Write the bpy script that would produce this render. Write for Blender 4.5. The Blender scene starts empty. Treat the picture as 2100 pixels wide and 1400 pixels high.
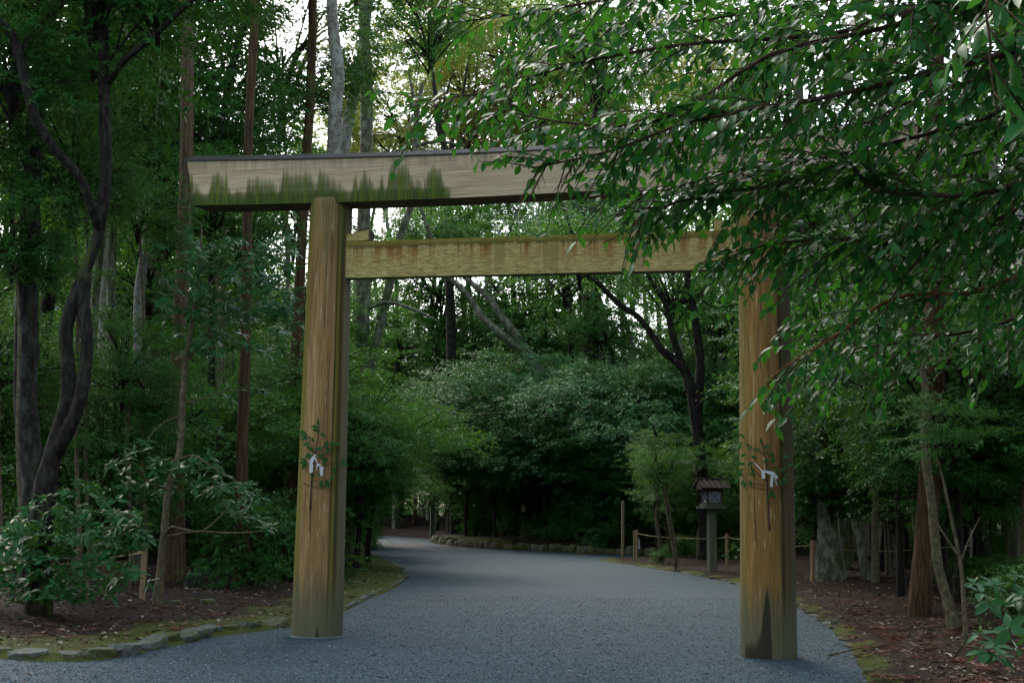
import bpy, bmesh, math
import numpy as np
from mathutils import Vector, Matrix

# ------------------------------------------------------------------ camera, sky, sun, exposure
SC = bpy.context.scene
COL = SC.collection
FPX, PW, PH = 2800.0, 2100.0, 1400.0          # focal length and frame in photograph pixels
EYE = np.array([0.0, 0.0, 1.6])
PITCH = math.atan(342.0 / FPX)
ROLL = 0.014
_f = np.array([0.0, math.cos(PITCH), math.sin(PITCH)])
_r0 = np.array([1.0, 0.0, 0.0])
_u0 = np.cross(_r0, _f)
_r = _r0 * math.cos(ROLL) + _u0 * math.sin(ROLL)
_u = np.cross(_r, _f)
cam_d = bpy.data.cameras.new('camera')
cam = bpy.data.objects.new('camera', cam_d)
COL.objects.link(cam)
cam_d.sensor_width = 36.0
cam_d.lens = 36.0 * FPX / PW
cam_d.clip_start, cam_d.clip_end = 0.05, 2000.0
cam.matrix_world = Matrix((
    (_r[0], _u[0], -_f[0], EYE[0]),
    (_r[1], _u[1], -_f[1], EYE[1]),
    (_r[2], _u[2], -_f[2], EYE[2]),
    (0, 0, 0, 1)))
SC.camera = cam

SUN_EL, SUN_AZ = 42.0, -28.0                   # degrees; azimuth from +Y towards +X
world = bpy.data.worlds.new('World')
SC.world = world
world.use_nodes = True
wn, wl = world.node_tree.nodes, world.node_tree.links
wn.clear()
sky = wn.new('ShaderNodeTexSky')
sky.sky_type = 'NISHITA'
sky.sun_disc = False
sky.sun_elevation = math.radians(SUN_EL)
sky.sun_rotation = math.radians(SUN_AZ)
sky.air_density, sky.dust_density, sky.ozone_density = 1.0, 3.0, 1.0
hs = wn.new('ShaderNodeHueSaturation')
hs.inputs['Saturation'].default_value = 0.62
hs.inputs['Hue'].default_value = 0.492
bg = wn.new('ShaderNodeBackground')
bg.inputs['Strength'].default_value = 0.15
wo = wn.new('ShaderNodeOutputWorld')
wl.new(sky.outputs[0], hs.inputs['Color'])
wl.new(hs.outputs[0], bg.inputs['Color'])
wl.new(bg.outputs[0], wo.inputs['Surface'])

sun_d = bpy.data.lights.new('sun', 'SUN')
sun_d.energy = 0.5
sun_d.angle = math.radians(40)
sun_d.color = (1.0, 0.93, 0.80)
sun = bpy.data.objects.new('sun', sun_d)
COL.objects.link(sun)
_sv = Vector((math.sin(math.radians(SUN_AZ)) * math.cos(math.radians(SUN_EL)),
              math.cos(math.radians(SUN_AZ)) * math.cos(math.radians(SUN_EL)), math.sin(math.radians(SUN_EL))))
sun.rotation_euler = _sv.to_track_quat('Z', 'Y').to_euler()

SC.view_settings.view_transform = 'Standard'
SC.view_settings.look = 'None'
SC.view_settings.gamma = 1.0
SC.view_settings.use_curve_mapping = False
SC.view_settings.exposure = 2.28
cy = SC.cycles
cy.max_bounces = 9
cy.diffuse_bounces = 6
cy.glossy_bounces = 2
cy.transmission_bounces = 5
cy.use_denoising = True
cy.caustics_reflective = False
cy.caustics_refractive = False
cy.sample_clamp_indirect = 4.0

# ------------------------------------------------------------------ photograph pixel -> place
def ray(px, py):
    d = _f * FPX + _r * (px - PW / 2) - _u * (py - PH / 2)
    return d / d[1]
def P(px, py, d):                              # the point d metres ahead
    return EYE + ray(px, py) * d
def G(px, py, z=0.0):                          # the point on the ground
    q = ray(px, py)
    return EYE + q * ((z - EYE[2]) / q[2])
def pxm(d):                                    # metres per photograph pixel at depth d
    return d / FPX

# ------------------------------------------------------------------ mesh helpers
def new_mesh(name, V, F, smooth=True, uv=None):
    """V (n,3); F list/array of faces, or list of arrays"""
    me = bpy.data.meshes.new(name)
    V = np.asarray(V, dtype=np.float32)
    groups = F if isinstance(F, list) and len(F) and isinstance(F[0], np.ndarray) and F[0].ndim == 2 else None
    if groups is None:
        if isinstance(F, np.ndarray):
            groups = [F]
        else:
            loops = np.concatenate([np.asarray(f, dtype=np.int32) for f in F])
            tot = np.array([len(f) for f in F], dtype=np.int32)
    if groups is not None:
        groups = [g.astype(np.int32) for g in groups if len(g)]
        loops = np.concatenate([g.ravel() for g in groups])
        tot = np.concatenate([np.full(len(g), g.shape[1], dtype=np.int32) for g in groups])
    start = np.zeros(len(tot), dtype=np.int32)
    start[1:] = np.cumsum(tot)[:-1]
    me.vertices.add(len(V))
    me.vertices.foreach_set('co', V.ravel())
    me.loops.add(len(loops))
    me.loops.foreach_set('vertex_index', loops)
    me.polygons.add(len(tot))
    me.polygons.foreach_set('loop_start', start)
    me.polygons.foreach_set('loop_total', tot)
    me.polygons.foreach_set('use_smooth', np.full(len(tot), bool(smooth)))
    if uv is not None:
        l = me.uv_layers.new(name='UVMap')
        l.data.foreach_set('uv', np.asarray(uv, dtype=np.float32)[loops].ravel())
    me.update(calc_edges=True)
    return me
def link(name, me, mat=None, parent=None, loc=(0, 0, 0), rot=None):
    o = bpy.data.objects.new(name, me)
    COL.objects.link(o)
    if mat is not None and me is not None and len(me.materials) == 0:
        me.materials.append(mat)
    elif mat is not None and me is not None:
        o.material_slots[0].link = 'OBJECT'
        o.material_slots[0].material = mat
    o.location = [float(v) for v in loc]
    if rot is not None:
        o.rotation_euler = rot
    if parent is not None:
        o.parent = parent
    return o
def tag(o, label=None, cat=None, group=None, kind=None):
    if label: o['label'] = label
    if cat: o['category'] = cat
    if group: o['group'] = group
    if kind: o['kind'] = kind
    return o
def thing(name, label, cat, loc, group=None, rz=0.0):
    o = bpy.data.objects.new(name, None)
    o.empty_display_size = 0.2
    COL.objects.link(o)
    o.location = [float(v) for v in loc]
    o.rotation_euler = (0, 0, rz)
    return tag(o, label, cat, group)

class MB:
    """collects pieces into one mesh"""
    def __init__(s): s.V, s.F, s.n = [], [], 0
    def add(s, V, F):
        V = np.asarray(V, dtype=float)
        for f in F: s.F.append(np.asarray(f) + s.n)
        s.V.append(V); s.n += len(V)
        return s
    def box(s, c, size, rz=0.0, taper=1.0, bev=0.006):
        hx, hy, hz = [v / 2 for v in size]
        b = min(bev, hx * .4, hy * .4, hz * .4)
        V, F = [], []
        bm = bmesh.new()
        bmesh.ops.create_cube(bm, size=1.0)
        for v in bm.verts:
            k = taper if v.co.z > 0 else 1.0
            v.co = Vector((v.co.x * 2 * hx * k, v.co.y * 2 * hy * k, v.co.z * 2 * hz))
        if b > 0.0005:
            bmesh.ops.bevel(bm, geom=list(bm.edges), offset=b, segments=1, affect='EDGES')
        ca, sa = math.cos(rz), math.sin(rz)
        bm.verts.ensure_lookup_table()
        for v in bm.verts:
            V.append((c[0] + v.co.x * ca - v.co.y * sa, c[1] + v.co.x * sa + v.co.y * ca, c[2] + v.co.z))
        for f in bm.faces: F.append([v.index for v in f.verts])
        bm.free()
        return s.add(V, F)
    def hexa(s, P8):                             # 4 bottom corners, 4 top corners
        return s.add(P8, [[0, 3, 2, 1], [4, 5, 6, 7], [0, 1, 5, 4], [1, 2, 6, 5], [2, 3, 7, 6], [3, 0, 4, 7]])
    def bar(s, a, b, w, t, up=(0, 0, 1)):
        a, b = np.asarray(a, float), np.asarray(b, float)
        d = b - a; d /= np.linalg.norm(d)
        sd = np.cross(d, up); sd /= np.linalg.norm(sd); n = np.cross(sd, d)
        return s.hexa([a - sd * w / 2 - n * t / 2, a + sd * w / 2 - n * t / 2, b + sd * w / 2 - n * t / 2, b - sd * w / 2 - n * t / 2,
                       a - sd * w / 2 + n * t / 2, a + sd * w / 2 + n * t / 2, b + sd * w / 2 + n * t / 2, b - sd * w / 2 + n * t / 2])
    def tube(s, pts, rad, sides=8, sub=3, rough=0.0, seed=0):
        V, F = tube(pts, rad, sides, sub, rough, seed)
        return s.add(V, F)
    def mesh(s, name, smooth=False):
        return new_mesh(name, np.concatenate(s.V), s.F, smooth)
    def build(s, name, mat, parent=None, smooth=False, loc=(0, 0, 0)):
        return link(name, s.mesh(name, smooth), mat, parent, loc)

def spline(pts, sub):
    p = np.asarray(pts, float)
    if len(p) < 3 or sub <= 1: return p
    q = np.vstack([2 * p[0] - p[1], p, 2 * p[-1] - p[-2]])
    out = []
    for i in range(1, len(q) - 2):
        for k in range(sub):
            t = k / sub
            a, b, c, d = q[i - 1], q[i], q[i + 1], q[i + 2]
            out.append(.5 * ((2 * b) + (-a + c) * t + (2 * a - 5 * b + 4 * c - d) * t * t + (-a + 3 * b - 3 * c + d) * t ** 3))
    out.append(p[-1])
    return np.array(out)
def tube(pts, rad, sides=8, sub=3, rough=0.0, seed=0):
    """tapered tube along pts, with lumpy radius; returns V, quads + caps"""
    rad = np.asarray(rad, float)
    if rad.ndim == 0: rad = np.full(len(pts), rad)
    pr = spline(np.hstack([np.asarray(pts, float), rad[:, None]]), sub)
    p, r = pr[:, :3], np.maximum(pr[:, 3], 0.0008)
    n = len(p)
    T = np.gradient(p, axis=0)
    T /= np.linalg.norm(T, axis=1)[:, None] + 1e-12
    a = np.array([1.0, 0, 0]) if abs(T[0, 0]) < .8 else np.array([0, 1.0, 0])
    N = np.zeros_like(p)
    v = a - T[0] * a.dot(T[0]); N[0] = v / np.linalg.norm(v)
    for i in range(1, n):
        v = N[i - 1] - T[i] * N[i - 1].dot(T[i]); N[i] = v / (np.linalg.norm(v) + 1e-12)
    B = np.cross(T, N)
    ang = np.arange(sides) / sides * 2 * math.pi
    R = np.repeat(r[:, None], sides, 1)
    if rough > 0:
        g = np.random.default_rng(seed + 17)
        ph = g.uniform(0, 6.28, 6)
        L = np.concatenate([[0], np.cumsum(np.linalg.norm(np.diff(p, axis=0), axis=1))])
        w = (np.sin(ang[None] * 2 + L[:, None] * 1.3 + ph[0]) + np.sin(ang[None] * 3 - L[:, None] * 2.9 + ph[1]) * .7
             + np.sin(ang[None] + L[:, None] * 4.1 + ph[2]) * .5)
        R = R * (1 + rough * (w * .45 + g.normal(0, .35, (n, sides))))
    V = p[:, None] + R[..., None] * (np.cos(ang)[None, :, None] * N[:, None] + np.sin(ang)[None, :, None] * B[:, None])
    V = V.reshape(-1, 3)
    i = np.arange(n - 1)[:, None] * sides
    j = np.arange(sides)[None]
    k = (j + 1) % sides
    Q = np.stack([i + j, i + k, i + sides + k, i + sides + j], -1).reshape(-1, 4)
    F = [q for q in Q] + [np.arange(sides)[::-1], np.arange(sides) + (n - 1) * sides]
    return V, F

# ------------------------------------------------------------------ materials
class NT:
    def __init__(s, name):
        s.m = bpy.data.materials.new(name)
        s.m.use_nodes = True
        s.t = s.m.node_tree
        s.t.nodes.clear()
        s.out = s.t.nodes.new('ShaderNodeOutputMaterial')
    def n(s, kind, **kw):
        nd = s.t.nodes.new('ShaderNode' + kind)
        for k, v in kw.items():
            if hasattr(nd, k) and k not in ('Scale', 'Color'):
                try:
                    setattr(nd, k, v); continue
                except Exception: pass
            s.set(nd, k, v)
        return nd
    def set(s, nd, k, v):
        sock = nd.inputs[k] if not isinstance(k, int) else nd.inputs[k]
        if isinstance(v, bpy.types.NodeSocket): s.t.links.new(v, sock)
        elif isinstance(v, bpy.types.Node): s.t.links.new(v.outputs[0], sock)
        elif isinstance(v, tuple) and len(v) == 3 and sock.type == 'RGBA': sock.default_value = (*v, 1)
        else: sock.default_value = v
    def L(s, a, b): s.t.links.new(a, b)
    def math(s, op, a, b=0.0, c=0.0, clamp=False):
        nd = s.t.nodes.new('ShaderNodeMath'); nd.operation = op; nd.use_clamp = clamp
        for i, v in enumerate((a, b, c)): s.set(nd, i, v)
        return nd.outputs[0]
    def ramp(s, fac, stops, mode='LINEAR'):
        nd = s.t.nodes.new('ShaderNodeValToRGB')
        cr = nd.color_ramp; cr.interpolation = mode
        while len(cr.elements) > 1: cr.elements.remove(cr.elements[-1])
        for i, (p, c) in enumerate(stops):
            e = cr.elements[0] if i == 0 else cr.elements.new(p)
            e.position = p
            e.color = (*c, 1) if isinstance(c, tuple) else (c, c, c, 1)
        s.set(nd, 0, fac)
        return nd.outputs[0]
    def mix(s, fac, a, b, blend='MIX'):
        nd = s.t.nodes.new('ShaderNodeMix'); nd.data_type = 'RGBA'; nd.blend_type = blend
        s.set(nd, 0, fac); s.set(nd, 6, a); s.set(nd, 7, b)
        return nd.outputs[2]
    def coord(s, which='Object', scale=(1, 1, 1), loc=(0, 0, 0)):
        tc = s.t.nodes.new('ShaderNodeTexCoord')
        mp = s.t.nodes.new('ShaderNodeMapping')
        mp.inputs['Scale'].default_value = scale
        mp.inputs['Location'].default_value = loc
        s.L(tc.outputs[which], mp.inputs['Vector'])
        return mp.outputs[0]
    def noise(s, vec, scale=1.0, detail=4.0, rough=.55, dist=0.0):
        nd = s.t.nodes.new('ShaderNodeTexNoise')
        s.L(vec, nd.inputs['Vector'])
        nd.inputs['Scale'].default_value = scale; nd.inputs['Detail'].default_value = detail
        nd.inputs['Roughness'].default_value = rough; nd.inputs['Distortion'].default_value = dist
        return nd.outputs[0]
    def done(s, color, rough=.8, spec=.3, bump=None, bs=.4, bd=.02, extra=None):
        b = s.t.nodes.new('ShaderNodeBsdfPrincipled')
        s.set(b, 'Base Color', color); s.set(b, 'Roughness', rough); s.set(b, 'Specular IOR Level', spec)
        if bump is not None:
            bp = s.t.nodes.new('ShaderNodeBump')
            bp.inputs['Strength'].default_value = bs; bp.inputs['Distance'].default_value = bd
            s.set(bp, 'Height', bump)
            s.L(bp.outputs[0], b.inputs['Normal'])
        s.bsdf = b
        if extra: s.L(extra, s.out.inputs[0])
        else: s.L(b.outputs[0], s.out.inputs[0])
        return s.m

def leaf_mat(name, c0, c1, c2, rough=.42, spec=.5, trans=.28, tcol=None):
    t = NT(name)
    g = t.n('NewGeometry')
    oi = t.n('ObjectInfo')
    k = t.math('ADD', t.math('MULTIPLY', g.outputs['Random Per Island'], .75), t.math('MULTIPLY', oi.outputs['Random'], .25))
    c = t.ramp(k, [(0.05, c0), (.5, c1), (.93, c2), (.985, c2), (1.0, (.16, .13, .035))])
    b = t.t.nodes.new('ShaderNodeBsdfPrincipled')
    t.set(b, 'Base Color', c); t.set(b, 'Roughness', rough); t.set(b, 'Specular IOR Level', spec)
    tr = t.t.nodes.new('ShaderNodeBsdfTranslucent')
    tc = t.mix(.6, c, tcol or (.10, .19, .02))
    t.set(tr, 'Color', tc)
    mx = t.t.nodes.new('ShaderNodeMixShader')
    mx.inputs[0].default_value = trans
    t.L(b.outputs[0], mx.inputs[1]); t.L(tr.outputs[0], mx.inputs[2]); t.L(mx.outputs[0], t.out.inputs[0])
    return t.m
M = {}
M['leaf_dark'] = leaf_mat('leaf dark evergreen', (.007, .058, .009), (.013, .098, .013), (.025, .142, .018), .42, .15, .42)
M['leaf_mid'] = leaf_mat('leaf mid green', (.011, .083, .010), (.023, .134, .014), (.050, .198, .020), .44, .16, .46)
M['leaf_grey'] = leaf_mat('leaf greyish understory', (.014, .090, .024), (.028, .138, .036), (.050, .195, .052), .40, .22, .40)
M['leaf_young'] = leaf_mat('leaf yellow green', (.10, .15, .025), (.17, .22, .04), (.27, .27, .07), .5, .4, .5, (.36, .40, .04))  # yellower and paler than the other crowns, and more translucent
M['leaf_whorl'] = leaf_mat('leaf long whorled', (.010, .060, .016), (.018, .096, .025), (.031, .136, .034), .40, .22, .30)
M['leaf_near'] = leaf_mat('leaf glossy near', (.006, .048, .009), (.011, .076, .013), (.021, .110, .018), .40, .17, .36, (.07, .24, .015))
M['leaf_shoot'] = leaf_mat('leaf fresh shoot', (.09, .16, .02), (.13, .21, .03), (.18, .25, .05), .45, .5, .35)
M['needle'] = leaf_mat('leaf cedar needle', (.022, .045, .014), (.034, .064, .018), (.06, .09, .026), .6, .3, .15)

def bark(name, a, b, c, vs=(9, 9, 1.1), lichen=None, bs=.6, moss=0.0):
    t = NT(name)
    v = t.coord('Object', vs)
    n1 = t.noise(v, 2.2, 6, .62, .4)
    v2 = t.coord('Object', (1.4, 1.4, .9))
    n2 = t.noise(v2, 1.6, 4, .6)
    col = t.ramp(n1, [(.36, a), (.52, b), (.66, c)])
    col = t.mix(t.math('MULTIPLY', n2, .45), col, a)
    if lichen:
        v3 = t.coord('Object', (3.2, 3.2, 2.0))
        n3 = t.noise(v3, 1.7, 5, .6)
        col = t.mix(t.ramp(n3, [(.50, 0.0), (.58, 1.0)]), col, lichen)
    if moss:
        n4 = t.noise(t.coord('Object', (2, 2, .8), (5, 3, 1)), 1.3, 4, .6)
        col = t.mix(t.ramp(n4, [(.62 - moss, 0.0), (.75 - moss, .85)]), col, (.055, .075, .018))
    return t.done(col, .9, .12, n1, min(1.0, bs * 1.6), .05)
M['bark_cedar'] = bark('bark red cedar', (.036, .020, .010), (.086, .050, .026), (.15, .094, .052), (14, 14, .7))
M['bark_cedar_pale'] = bark('bark weathered cedar', (.060, .036, .020), (.130, .082, .050), (.21, .145, .095), (14, 14, .6))
M['bark_dark'] = bark('bark dark brown', (.010, .0085, .006), (.026, .023, .017), (.052, .047, .036), (6, 6, 2.5), None, .7, .03)
M['bark_lichen'] = bark('bark dark with lichen', (.013, .012, .009), (.031, .028, .022), (.06, .058, .046), (5, 5, 3), (.048, .054, .043), .6, .03)
M['bark_pale'] = bark('bark pale grey', (.095, .086, .066), (.185, .17, .135), (.28, .265, .215), (4, 4, 7), (.24, .25, .21), .4)
M['bark_tan'] = bark('bark tan slim', (.065, .053, .030), (.118, .100, .060), (.19, .165, .105), (6, 6, 5), None, .35)
M['bark_green'] = bark('bark mossy grey', (.045, .043, .027), (.098, .094, .062), (.175, .168, .12), (6, 6, 2), (.17, .175, .125), .6, .1)
M['twig'] = bark('bark reddish twig', (.026, .015, .010), (.055, .032, .020), (.095, .058, .036), (8, 8, 8), None, .2)
M['twig_orange'] = bark('bark orange branch', (.085, .034, .012), (.18, .074, .024), (.26, .115, .042), (8, 8, 8), None, .2)

# gravel
t = NT('slate gravel')
vo = t.coord('Object')
vor = t.n('TexVoronoi'); t.L(vo, vor.inputs['Vector']); vor.inputs['Scale'].default_value = 46
n1 = t.noise(t.coord('Object', (.45, 1.3, 1)), 1.0, 5, .62); n2 = t.noise(vo, 5.0, 5, .7)
cell = t.ramp(vor.outputs['Color'], [(.1, (.004, .012, .016)), (.5, (.0135, .040, .054)), (.8, (.031, .079, .102)), (.97, (.15, .205, .225))])
gcol = t.mix(t.math('MULTIPLY', n2, .5), cell, (.009, .029, .036))
gcol = t.mix(t.ramp(n1, [(.40, .0), (.64, .6)]), gcol, (.008, .020, .025))
hgt = t.math('SUBTRACT', 1.0, vor.outputs['Distance'])
M['gravel'] = t.done(gcol, .75, .3, hgt, .9, .012)
t = NT('slate pebble')
g = t.n('NewGeometry')
M['pebble'] = t.done(t.ramp(g.outputs['Random Per Island'], [(0, (.003, .010, .013)), (.5, (.0125, .037, .046)), (.85, (.031, .076, .092)), (.97, (.15, .205, .215)), (1, (.16, .12, .085))]), .7, .35)

# forest floor with moss along the verge
t = NT('leaf litter and moss')
vo = t.coord('Object')
n1 = t.noise(vo, 16, 6, .7); n2 = t.noise(vo, 1.1, 5, .65); n3 = t.noise(vo, 40, 4, .7)
lit = t.ramp(n1, [(.3, (.006, .004, .003)), (.5, (.019, .012, .008)), (.62, (.036, .024, .016)), (.72, (.085, .065, .048))])
lit = t.mix(t.ramp(n2, [(.5, 0.0), (.68, .6)]), lit, (.032, .013, .007))
at = t.n('Attribute', attribute_name='moss')
mk = t.math('ADD', t.math('MULTIPLY', at.outputs['Fac'], 1.05), t.math('MULTIPLY', t.math('SUBTRACT', n2, .5), 1.7))
mk = t.ramp(t.math('ADD', mk, t.math('MULTIPLY', t.math('SUBTRACT', n1, .5), .8)), [(.50, 0.0), (.62, 1.0)])
moss = t.ramp(n3, [(.3, (.022, .028, .006)), (.55, (.055, .066, .011)), (.75, (.095, .10, .02))])
M['floor'] = t.done(t.mix(mk, lit, moss), .95, .1, n1, .8, .03)
t = NT('fallen leaf')
g = t.n('NewGeometry')
M['litter'] = t.done(t.ramp(g.outputs['Random Per Island'], [(0, (.05, .028, .016)), (.45, (.085, .048, .028)), (.75, (.15, .095, .06)), (.93, (.26, .20, .14)), (1, (.38, .35, .28))]), .8, .25)
t = NT('fallen cedar sprig')
g = t.n('NewGeometry')
M['needles'] = t.done(t.ramp(g.outputs['Random Per Island'], [(0, (.035, .012, .007)), (.6, (.09, .030, .016)), (1, (.18, .075, .04))]), .85, .15)

# stones
def stone_mat(name, a, b, mossy):
    t = NT(name)
    vo = t.coord('Object')
    n1 = t.noise(vo, 9, 6, .65); n2 = t.noise(vo, 3.2, 4, .6)
    c = t.ramp(n1, [(.3, a), (.7, b)])
    oi = t.n('ObjectInfo')
    k = t.math('ADD', n2, t.math('MULTIPLY', t.math('SUBTRACT', oi.outputs['Random'], .5), .35))
    c = t.mix(t.ramp(k, [(mossy, 0.0), (mossy + .1, 1.0)]), c, t.ramp(n1, [(.35, (.030, .040, .007)), (.7, (.075, .085, .014))]))
    return t.done(c, .85, .3, n1, .6, .03)
M['stone'] = stone_mat('grey kerb stone', (.048, .055, .051), (.12, .13, .116), .47)
M['stone_moss'] = stone_mat('mossy kerb stone', (.085, .082, .048), (.165, .155, .10), .47)

# weathered timber of the gate
def uvc(t, su, sv):
    tc = t.n('UVMap'); mp = t.t.nodes.new('ShaderNodeMapping')
    t.L(tc.outputs[0], mp.inputs['Vector']); mp.inputs['Scale'].default_value = (su, sv, 1)
    return mp.outputs[0]
def pillar_mat(name, bands, wood, jag):
    t = NT(name)
    fine = t.noise(uvc(t, 80, 1.6), 1.0, 6, .72, .2)
    crk = t.noise(uvc(t, 22, .16), 1.0, 3, .55, .1)
    flk = t.noise(uvc(t, 52, 2.2), 1.0, 4, .6, .5)
    mid = t.noise(uvc(t, 30, .55), 1.0, 5, .6, .3)
    big = t.noise(uvc(t, 7, .35), 1.0, 4, .6, .3)
    dash = t.noise(uvc(t, 260, 14), 1.0, 3, .6)
    w = t.ramp(t.math('ADD', t.math('MULTIPLY', fine, .5), t.math('MULTIPLY', mid, .5)), [(.33, wood[0]), (.5, wood[1]), (.68, wood[2])])
    w = t.mix(t.ramp(big, [(.42, 0.0), (.7, .6)]), w, wood[3])
    w = t.mix(t.ramp(flk, [(.60, 0.0), (.64, .75)]), w, (.44, .32, .165))
    w = t.mix(t.ramp(flk, [(.33, .55), (.38, 0.0)]), w, (.085, .046, .018))
    w = t.mix(t.ramp(crk, [(.488, 0.0), (.497, .85), (.503, .85), (.512, 0.0)]), w, (.035, .020, .009))
    w = t.mix(t.ramp(dash, [(.62, 0.0), (.70, .45)]), w, (.34, .26, .14))
    w = t.mix(t.ramp(mid, [(.62, 0.0), (.66, .45)]), w, (.36, .24, .11))
    w = t.mix(t.ramp(mid, [(.34, .5), (.40, 0.0)]), w, (.075, .042, .018))
    sx = t.n('SeparateXYZ'); tc = t.n('UVMap'); t.L(tc.outputs[0], sx.inputs[0])
    u, v = sx.outputs[0], sx.outputs[1]
    uj = t.math('ADD', u, t.math('MULTIPLY', t.math('SUBTRACT', t.noise(uvc(t, 14, .8), 1.0, 4, .6), .5), .016))
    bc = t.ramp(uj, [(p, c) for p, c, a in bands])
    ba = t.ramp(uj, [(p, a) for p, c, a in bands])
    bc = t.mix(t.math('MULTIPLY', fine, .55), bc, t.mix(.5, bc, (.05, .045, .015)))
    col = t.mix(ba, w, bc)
    # grey green weathering in the bottom metre, and olive at the very top
    vb = t.math('ADD', v, t.math('MULTIPLY', t.math('SUBTRACT', mid, .5), .9))
    low = t.ramp(t.math('DIVIDE', vb, 6.0), [(.05, .9), (.09, .6), (.14, 0.0)])
    col = t.mix(low, col, t.ramp(fine, [(.3, (.062, .066, .036)), (.7, (.115, .112, .066))]))
    hi = t.ramp(t.math('DIVIDE', t.math('ADD', v, t.math('MULTIPLY', t.math('SUBTRACT', mid, .5), 3.2)), 6.0), [(.70, 0.0), (.95, .8)])
    col = t.mix(hi, col, t.ramp(fine, [(.3, (.045, .048, .010)), (.7, (.125, .11, .035))]))
    # dark wet patch with a torn upper edge at the foot
    ju = t.noise(uvc(t, 34, .05), 1.0, 5, .75)
    peak = t.ramp(u, [(p, h) for p, h in jag])
    top = t.math('ADD', peak, t.math('MULTIPLY', t.math('SUBTRACT', ju, .5), .4))
    jm = t.ramp(t.math('MULTIPLY', t.math('SUBTRACT', top, v), 9.0), [(0.0, 0.0), (1.0, 1.0)])
    jm = t.math('MULTIPLY', jm, t.ramp(peak, [(0.0, 0.0), (.02, .9)]))
    col = t.mix(jm, col, (.020, .016, .009))
    return t.done(col, .82, .2, t.math('ADD', t.math('MULTIPLY', fine, .7), t.math('MULTIPLY', flk, .4)), .6, .02)
OL, OL2, GR, DK = (.15, .125, .009), (.075, .068, .010), (.13, .12, .072), (.020, .018, .005)
WOODL = ((.13, .066, .022), (.275, .158, .058), (.44, .285, .122), (.17, .084, .025))
M['pillar_a'] = pillar_mat('gate pillar timber', [(.25, OL, .95), (.335, OL, .95), (.36, OL, .05), (.545, OL2, .0), (.560, DK, .97), (.574, OL, .8), (.588, OL2, .9), (.600, DK, .95), (.618, OL2, .85), (.632, GR, .8), (.68, GR, .9), (.75, GR, .9)], WOODL,
                           [(0.0, 0.0), (.48, 0.0), (.50, .22), (.515, 0.0), (1, 0.0)])
WOODR = ((.11, .052, .014), (.235, .122, .034), (.36, .21, .07), (.14, .062, .014))
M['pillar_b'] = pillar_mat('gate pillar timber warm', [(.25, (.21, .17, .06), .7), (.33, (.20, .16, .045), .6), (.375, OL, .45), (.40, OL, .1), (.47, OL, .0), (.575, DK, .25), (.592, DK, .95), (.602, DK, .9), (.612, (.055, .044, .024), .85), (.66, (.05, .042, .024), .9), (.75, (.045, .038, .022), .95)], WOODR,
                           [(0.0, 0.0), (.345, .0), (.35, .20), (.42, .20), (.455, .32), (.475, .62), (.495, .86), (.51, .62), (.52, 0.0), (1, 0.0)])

t = NT('weathered top beam timber')
tc = t.coord('Object')
sx = t.n('SeparateXYZ'); t.L(tc, sx.inputs[0])
at = t.n('Attribute', attribute_name='hgt'); hz = at.outputs['Fac']      # 0 bottom edge .. 1 top edge
gr = t.noise(t.coord('Object', (1.2, 1.2, 40)), 1.6, 6, .62, .3)
st = t.noise(t.coord('Object', (13, 1, .7)), 1.0, 6, .72)
st2 = t.noise(t.coord('Object', (5.0, 1, .35), (3.3, 0, 0)), 1.0, 2, .5)
st3 = t.noise(t.coord('Object', (34, 1, .45)), 1.0, 4, .75)
base = t.ramp(gr, [(.3, (.26, .188, .108)), (.52, (.41, .310, .185)), (.72, (.54, .43, .265))])
base = t.mix(t.math('MULTIPLY', t.ramp(hz, [(.62, 0.0), (1.0, 1.0)]), t.ramp(st, [(.36, 0.0), (.66, .75)])), base, (.070, .056, .042))
xpos = t.math('ADD', t.math('MULTIPLY', sx.outputs[0], .1), .5)
ALG1, ALG2 = t.ramp(xpos, [(0, 0.0)]), t.ramp(xpos, [(0, 0.0)])      # outlines of the algae tongues, filled in below
wide = t.math('MAXIMUM', ALG1, ALG2)
tip = t.math('ADD', wide, t.math('ADD', t.math('MULTIPLY', t.math('SUBTRACT', st, .5), .45), t.math('MULTIPLY', t.math('SUBTRACT', st3, .5), .55)))
xm = t.ramp(wide, [(.0, 0.0), (.06, 1.0)])
tip = t.math('MULTIPLY', tip, xm)
mk = t.ramp(t.math('MULTIPLY', t.math('SUBTRACT', tip, hz), 3.6), [(0.0, 0.0), (.25, .55), (1.0, 1.0)])
mk = t.math('MULTIPLY', mk, t.ramp(st3, [(.32, .62), (.52, 1.0)]))
alg = t.ramp(t.math('ADD', t.math('MULTIPLY', st3, .75), t.math('MULTIPLY', st, .25)), [(.38, (.008, .018, .002)), (.5, (.036, .064, .005)), (.64, (.10, .118, .012))])
low = t.math('MULTIPLY', t.ramp(t.math('ADD', hz, t.math('MULTIPLY', t.math('SUBTRACT', st, .5), .3)), [(.0, .9), (.20, .8), (.30, 0.0)]), xm)
base = t.mix(low, base, t.ramp(st3, [(.35, (.040, .056, .008)), (.65, (.10, .105, .02))]))
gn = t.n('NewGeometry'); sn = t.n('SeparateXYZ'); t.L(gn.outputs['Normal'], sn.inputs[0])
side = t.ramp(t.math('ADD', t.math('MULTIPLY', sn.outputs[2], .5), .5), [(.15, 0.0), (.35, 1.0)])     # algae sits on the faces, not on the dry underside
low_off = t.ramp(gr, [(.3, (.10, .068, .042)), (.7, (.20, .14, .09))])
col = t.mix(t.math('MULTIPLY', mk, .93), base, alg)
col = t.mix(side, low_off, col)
M['beam_top'] = t.done(col, .85, .2, gr, .3, .01)

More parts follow.
